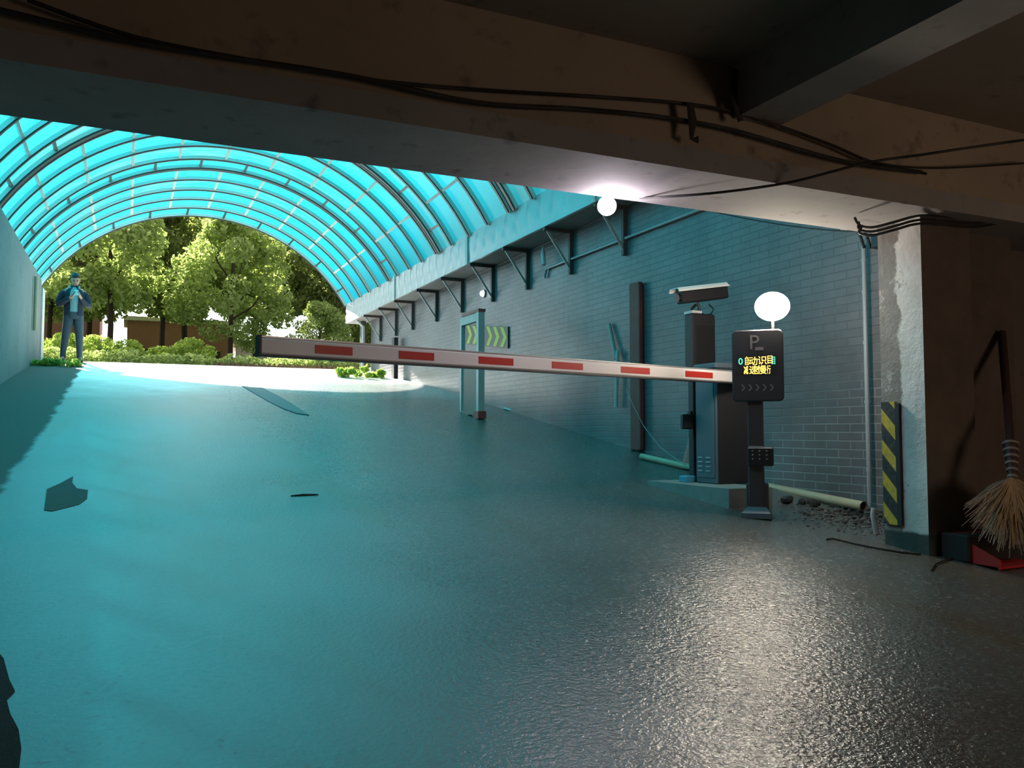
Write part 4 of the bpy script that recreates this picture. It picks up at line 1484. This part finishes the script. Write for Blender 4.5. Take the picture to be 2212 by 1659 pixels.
tag(mb.build('dirt_clod', M['debris']), 'dark clod of dirt below the open-ended pipe', 'dirt')
A, B = P(1936, 1180), P(1976, 1190)
mb = MB().tube([A + Vector((0, 0, .02)), B + Vector((0, 0, .02))], 0.014, 10)
tag(mb.build('metal_tube_scrap', M['arm_alu'], smooth=40), 'short shiny tube lying at the foot of the column', 'scrap')
pts = [P(x_, y_) + Vector((0, 0, 0.008)) for x_, y_ in ((1785, 1168), (1800, 1166), (1850, 1178), (1900, 1188), (1950, 1196), (1990, 1200))]
tag(MB().tube(pts, 0.006, 6).build('floor_cable', M['cable'], smooth=60), 'thin dark cable lying on the floor before the column', 'cable')
pts = [P(x_, y_) + Vector((0, 0, 0.008)) for x_, y_ in ((2012, 1235), (2020, 1222), (2040, 1214), (2062, 1206), (2085, 1203))]
tag(MB().tube(pts, 0.005, 6).build('twig', M['cable'], smooth=60), 'dark twig on the floor by the dustpan', 'twig')
pts = [P(x_, y_) + Vector((0, 0, 0.006)) for x_, y_ in ((628, 1073), (655, 1071), (688, 1070))]
tag(MB().tube(pts, [0.004, 0.009, 0.004], 6).build('twig', M['cable'], smooth=60), 'dark twig lying on the middle of the wet ramp', 'twig')

# broom and dustpan by the column
bq = P(2185, 1040, Y=3.05)
bt_ = P(2164, 720, Y=3.55)
bm = P(2183, 960, Y=3.12)
bz = fz(2.95)
broom = empty('straw_broom', (bq.x, 3.0, bz), 'straw broom standing on its bristles, handle against the wall', 'broom')
O = Vector((bq.x, 3.0, bz))
MB().tube([bm - O, bt_ - O], [0.022, 0.027], 10).build('handle', M['handle'], broom, 40)
mid = bm - O
bot = P(2187, 1030, Y=3.06) - O
mb = MB()
for i in range(6):
    t = i / 5
    c_ = mid.lerp(bot, t)
    dd = (bot - mid).normalized()
    mb.tube([c_ - dd * 0.007, c_ + dd * 0.007], [0.044 - 0.018 * t] * 2, 12)
mb.tube([mid, bot], [0.036, 0.020], 12, mi=1)
mb.build('binding', [M['twine'], M['handle']], broom, 40)
rng = random.Random(4)
for nm, mt, spread, cnt in (('bristles', 'straw', 0.75, 190), ('dry_fringe', 'straw_grey', 1.25, 190)):
    mb = MB()
    for i in range(cnt):
        a = rng.gauss(0, 0.5) * spread
        lx_ = max(-1.35, min(1.2, a * 1.2 - 0.12))
        L_ = rng.uniform(0.26, 0.40) * (1 if nm == 'bristles' else 1.15)
        p_1 = bot + Vector((math.sin(lx_) * L_ * .45, rng.uniform(-0.03, 0.02), -math.cos(lx_) * L_ * .5))
        p_2 = bot + Vector((math.sin(lx_) * L_ * 1.0, rng.uniform(-0.06, 0.03), -math.cos(lx_ * .9) * L_ * 0.95 + rng.uniform(-.02, .02)))
        p_2.z = max(p_2.z, 0.005)
        mb.tube([bot, p_1, p_2], [0.004, 0.0032, 0.002], 4)
    mb.build(nm, M[mt], broom)
# dustpan
dq = P(2160, 1225)
dz = fz(dq.y)
dpn = empty('dustpan', (dq.x, dq.y + 0.10, dz), 'red plastic dustpan under the broom bristles', 'dustpan')
W0, W1 = -0.10, 0.30
MB().add([(W0, -0.16, 0.0), (W1, -0.16, 0.0), (W1, 0.10, 0.0), (W0, 0.10, 0.0), (W0, -0.16, 0.012), (W1, -0.16, 0.012), (W1, 0.09, 0.012), (W0, 0.09, 0.012)],
         [(0, 3, 2, 1), (4, 5, 6, 7), (0, 1, 5, 4), (1, 2, 6, 5), (2, 3, 7, 6), (3, 0, 4, 7)]).build('pan', M['red_plastic'], dpn)
MB().add([(W0, -0.17, 0.0), (W0 + .012, -0.17, 0.0), (W0 + .012, 0.10, 0.0), (W0, 0.10, 0.0), (W0, -0.17, 0.05), (W0 + .012, -0.17, 0.05), (W0 + .012, 0.10, 0.16), (W0, 0.10, 0.16)],
         [(0, 3, 2, 1), (4, 5, 6, 7), (0, 1, 5, 4), (1, 2, 6, 5), (2, 3, 7, 6), (3, 0, 4, 7)]).build('side_wall', M['red_plastic'], dpn)
MB().box((W0, 0.09, 0.0), (W1, 0.105, 0.17)).build('back_wall', M['red_plastic'], dpn)
tag(MB().rbox((4.32, 3.22, fz(3.3) - 0.005), (4.70, 3.40, fz(3.3) + 0.15), 0.01).build('floor_block', M['tape']), 'black block on the floor against the column beside the broom', 'block')

# ------------------------------------------------------------------ cables under the ceiling
def cable(name, pts, r, label, mat='cable'):
    # smooth through points
    out = []
    n = len(pts)
    for i in range(n - 1):
        p0_, p1_, p2_, p3_ = pts[max(i - 1, 0)], pts[i], pts[i + 1], pts[min(i + 2, n - 1)]
        for k in range(6):
            t = k / 6
            out.append(0.5 * ((2 * p1_) + (p2_ - p0_) * t + (2 * p0_ - 5 * p1_ + 4 * p2_ - p3_) * t * t + (3 * p1_ - p0_ - 3 * p2_ + p3_) * t ** 3))
    out.append(pts[-1])
    return tag(MB().tube(out, r, 6).build(name, M[mat], smooth=60), label, 'cable')
YF = YB0 - 0.04
cable('ceiling_cable', [P(x_, y_, Y=YF) for x_, y_ in ((60, 0), (300, 82), (600, 140), (820, 175), (1060, 196), (1300, 210), (1480, 224), (1590, 243), (1700, 278), (1800, 315), (1885, 350), (2000, 375))],
      0.009, 'long dark cable sagging along the brown beam side, the upper one')
cable('ceiling_cable', [P(x_, y_, Y=YF) for x_, y_ in ((0, 22), (140, 56), (260, 84), (480, 122), (760, 165), (1030, 222), (1250, 236), (1420, 252), (1560, 276), (1650, 300), (1780, 338), (1870, 357), (1990, 372))],
      0.012, 'thicker cable along the foot of the brown beam side, the lower one')
cable('power_cable', [P(x_, y_, Y=Y_) for x_, y_, Y_ in ((1318, 424, 3.89), (1380, 427, 3.80), (1440, 425, 3.6), (1560, 415, 3.35), (1700, 395, 3.2), (1800, 370, 3.0), (1880, 350, 2.9), (2000, 333, 2.8), (2120, 315, 2.7), (2230, 300, 2.6))],
      0.007, 'loose cable swinging from the bulb up to the right edge')
cable('ceiling_cable', [P(x_, y_, Y=YF - 0.02) for x_, y_ in ((1860, 343), (1950, 360), (2060, 362), (2220, 352))], 0.006, 'thin cable high at the right edge')
cable('thin_wire', [P(x_, y_, X=XR - 0.3) for x_, y_ in ((1530, 455), (1600, 470), (1700, 487), (1790, 497), (1870, 500))], 0.005, 'thin wire hanging below the beam over the brick wall')
for i, (dy, lb) in enumerate(((0, 'thick black cable running over the top of the column, highest'), (9, 'thick black cable over the column, middle of the bundle'), (17, 'thick black cable over the column, lowest of the bundle'))):
    cable('cable_bundle', [P(x_, y_ + dy, Y=3.36 + max(0, min(1, (1930 - x_) / 200)) * 0.45) for x_, y_ in ((1846 + dy, 470), (1856, 486), (1884, 491), (1930, 480), (1985, 466), (2050, 468), (2110, 473), (2160, 465), (2230, 462))], 0.008, lb)
for i, (dx, lb) in enumerate(((0, 'black cable curving from the beam down into the grey pipe'), (14, 'second black cable curving down beside the grey pipe'))):
    cable('down_cable', [P(x_ + dx, y_, X=XR - 0.07) for x_, y_ in ((1846, 492), (1856, 505), (1862, 520), (1867, 536))], 0.012, lb)
# scraps of tape hanging from the cable by the cross beam
for i, (pts, lb) in enumerate(((((1490, 222), (1496, 260), (1494, 300), (1508, 302)), 'frayed strip of black tape hanging from the cables left of the cross beam'),
                               (((1590, 150), (1584, 200), (1592, 240), (1600, 262)), 'frayed strip of black tape on the cross beam side'))):
    pp = [P(x_, y_, Y=YF - 0.03) for x_, y_ in pts]
    tag(MB().tube(pp, [0.02, 0.026, 0.012, 0.02], 6, flat=0.35).build('tape_strip', M['tape']), lb, 'tape')

# dry ragged patch left of the ramp's middle
pp = [(95, 1103), (101, 1058), (128, 1046), (158, 1030), (156, 1044), (166, 1056), (190, 1060), (188, 1078), (172, 1090), (142, 1098), (112, 1106)]
v = []
for x_, y_ in pp:
    q = P(x_, y_)
    v.append(Vector((q.x, q.y, fz(q.y) + 0.004)))
cen = sum(v, Vector()) / len(v)
mb = MB()
mb.add(v + [u - Vector((0, 0, 0.004)) for u in v], [tuple(range(len(v)))] + [(i, (i + 1) % len(v), len(v) + (i + 1) % len(v), len(v) + i) for i in range(len(v))])
tag(mb.build('cement_patch', M['patch']), 'ragged dry grey patch on the wet ramp at the left', 'patch')
for name_, pts_, lb in (('cement_patch', [(-5, 1410), (8, 1425), (20, 1470), (32, 1495), (14, 1515), (22, 1545), (40, 1580), (46, 1620), (40, 1675), (-60, 1680), (-60, 1410)], 'dark dry patch at the lower left corner'),):
    v = []
    for x_, y_ in pts_:
        q = P(x_, y_)
        v.append(Vector((q.x, q.y, fz(q.y) + 0.004)))
    mb = MB()
    mb.add(v + [u - Vector((0, 0, 0.004)) for u in v], [tuple(range(len(v)))] + [(i, (i + 1) % len(v), len(v) + (i + 1) % len(v), len(v) + i) for i in range(len(v))])
    tag(mb.build(name_, M['debris']), lb, 'patch')

pp = [(498, 812), (512, 810), (532, 815), (552, 830), (580, 846), (604, 858), (630, 873), (655, 890), (668, 898), (640, 894), (612, 884), (580, 868), (552, 852), (524, 836), (506, 824)]  # outline of a flat dark streak running down the ramp
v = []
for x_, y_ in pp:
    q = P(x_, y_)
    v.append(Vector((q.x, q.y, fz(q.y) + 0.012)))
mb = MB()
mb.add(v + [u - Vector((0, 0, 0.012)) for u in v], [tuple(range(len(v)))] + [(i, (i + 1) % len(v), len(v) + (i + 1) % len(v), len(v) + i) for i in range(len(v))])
tag(mb.build('dark_streak', simple('dark_streak_cement', (0.10, 0.115, 0.11), 0.55, var=0.3, scale=7)), 'long dark streak running down from the sunlit ramp top', 'patch')
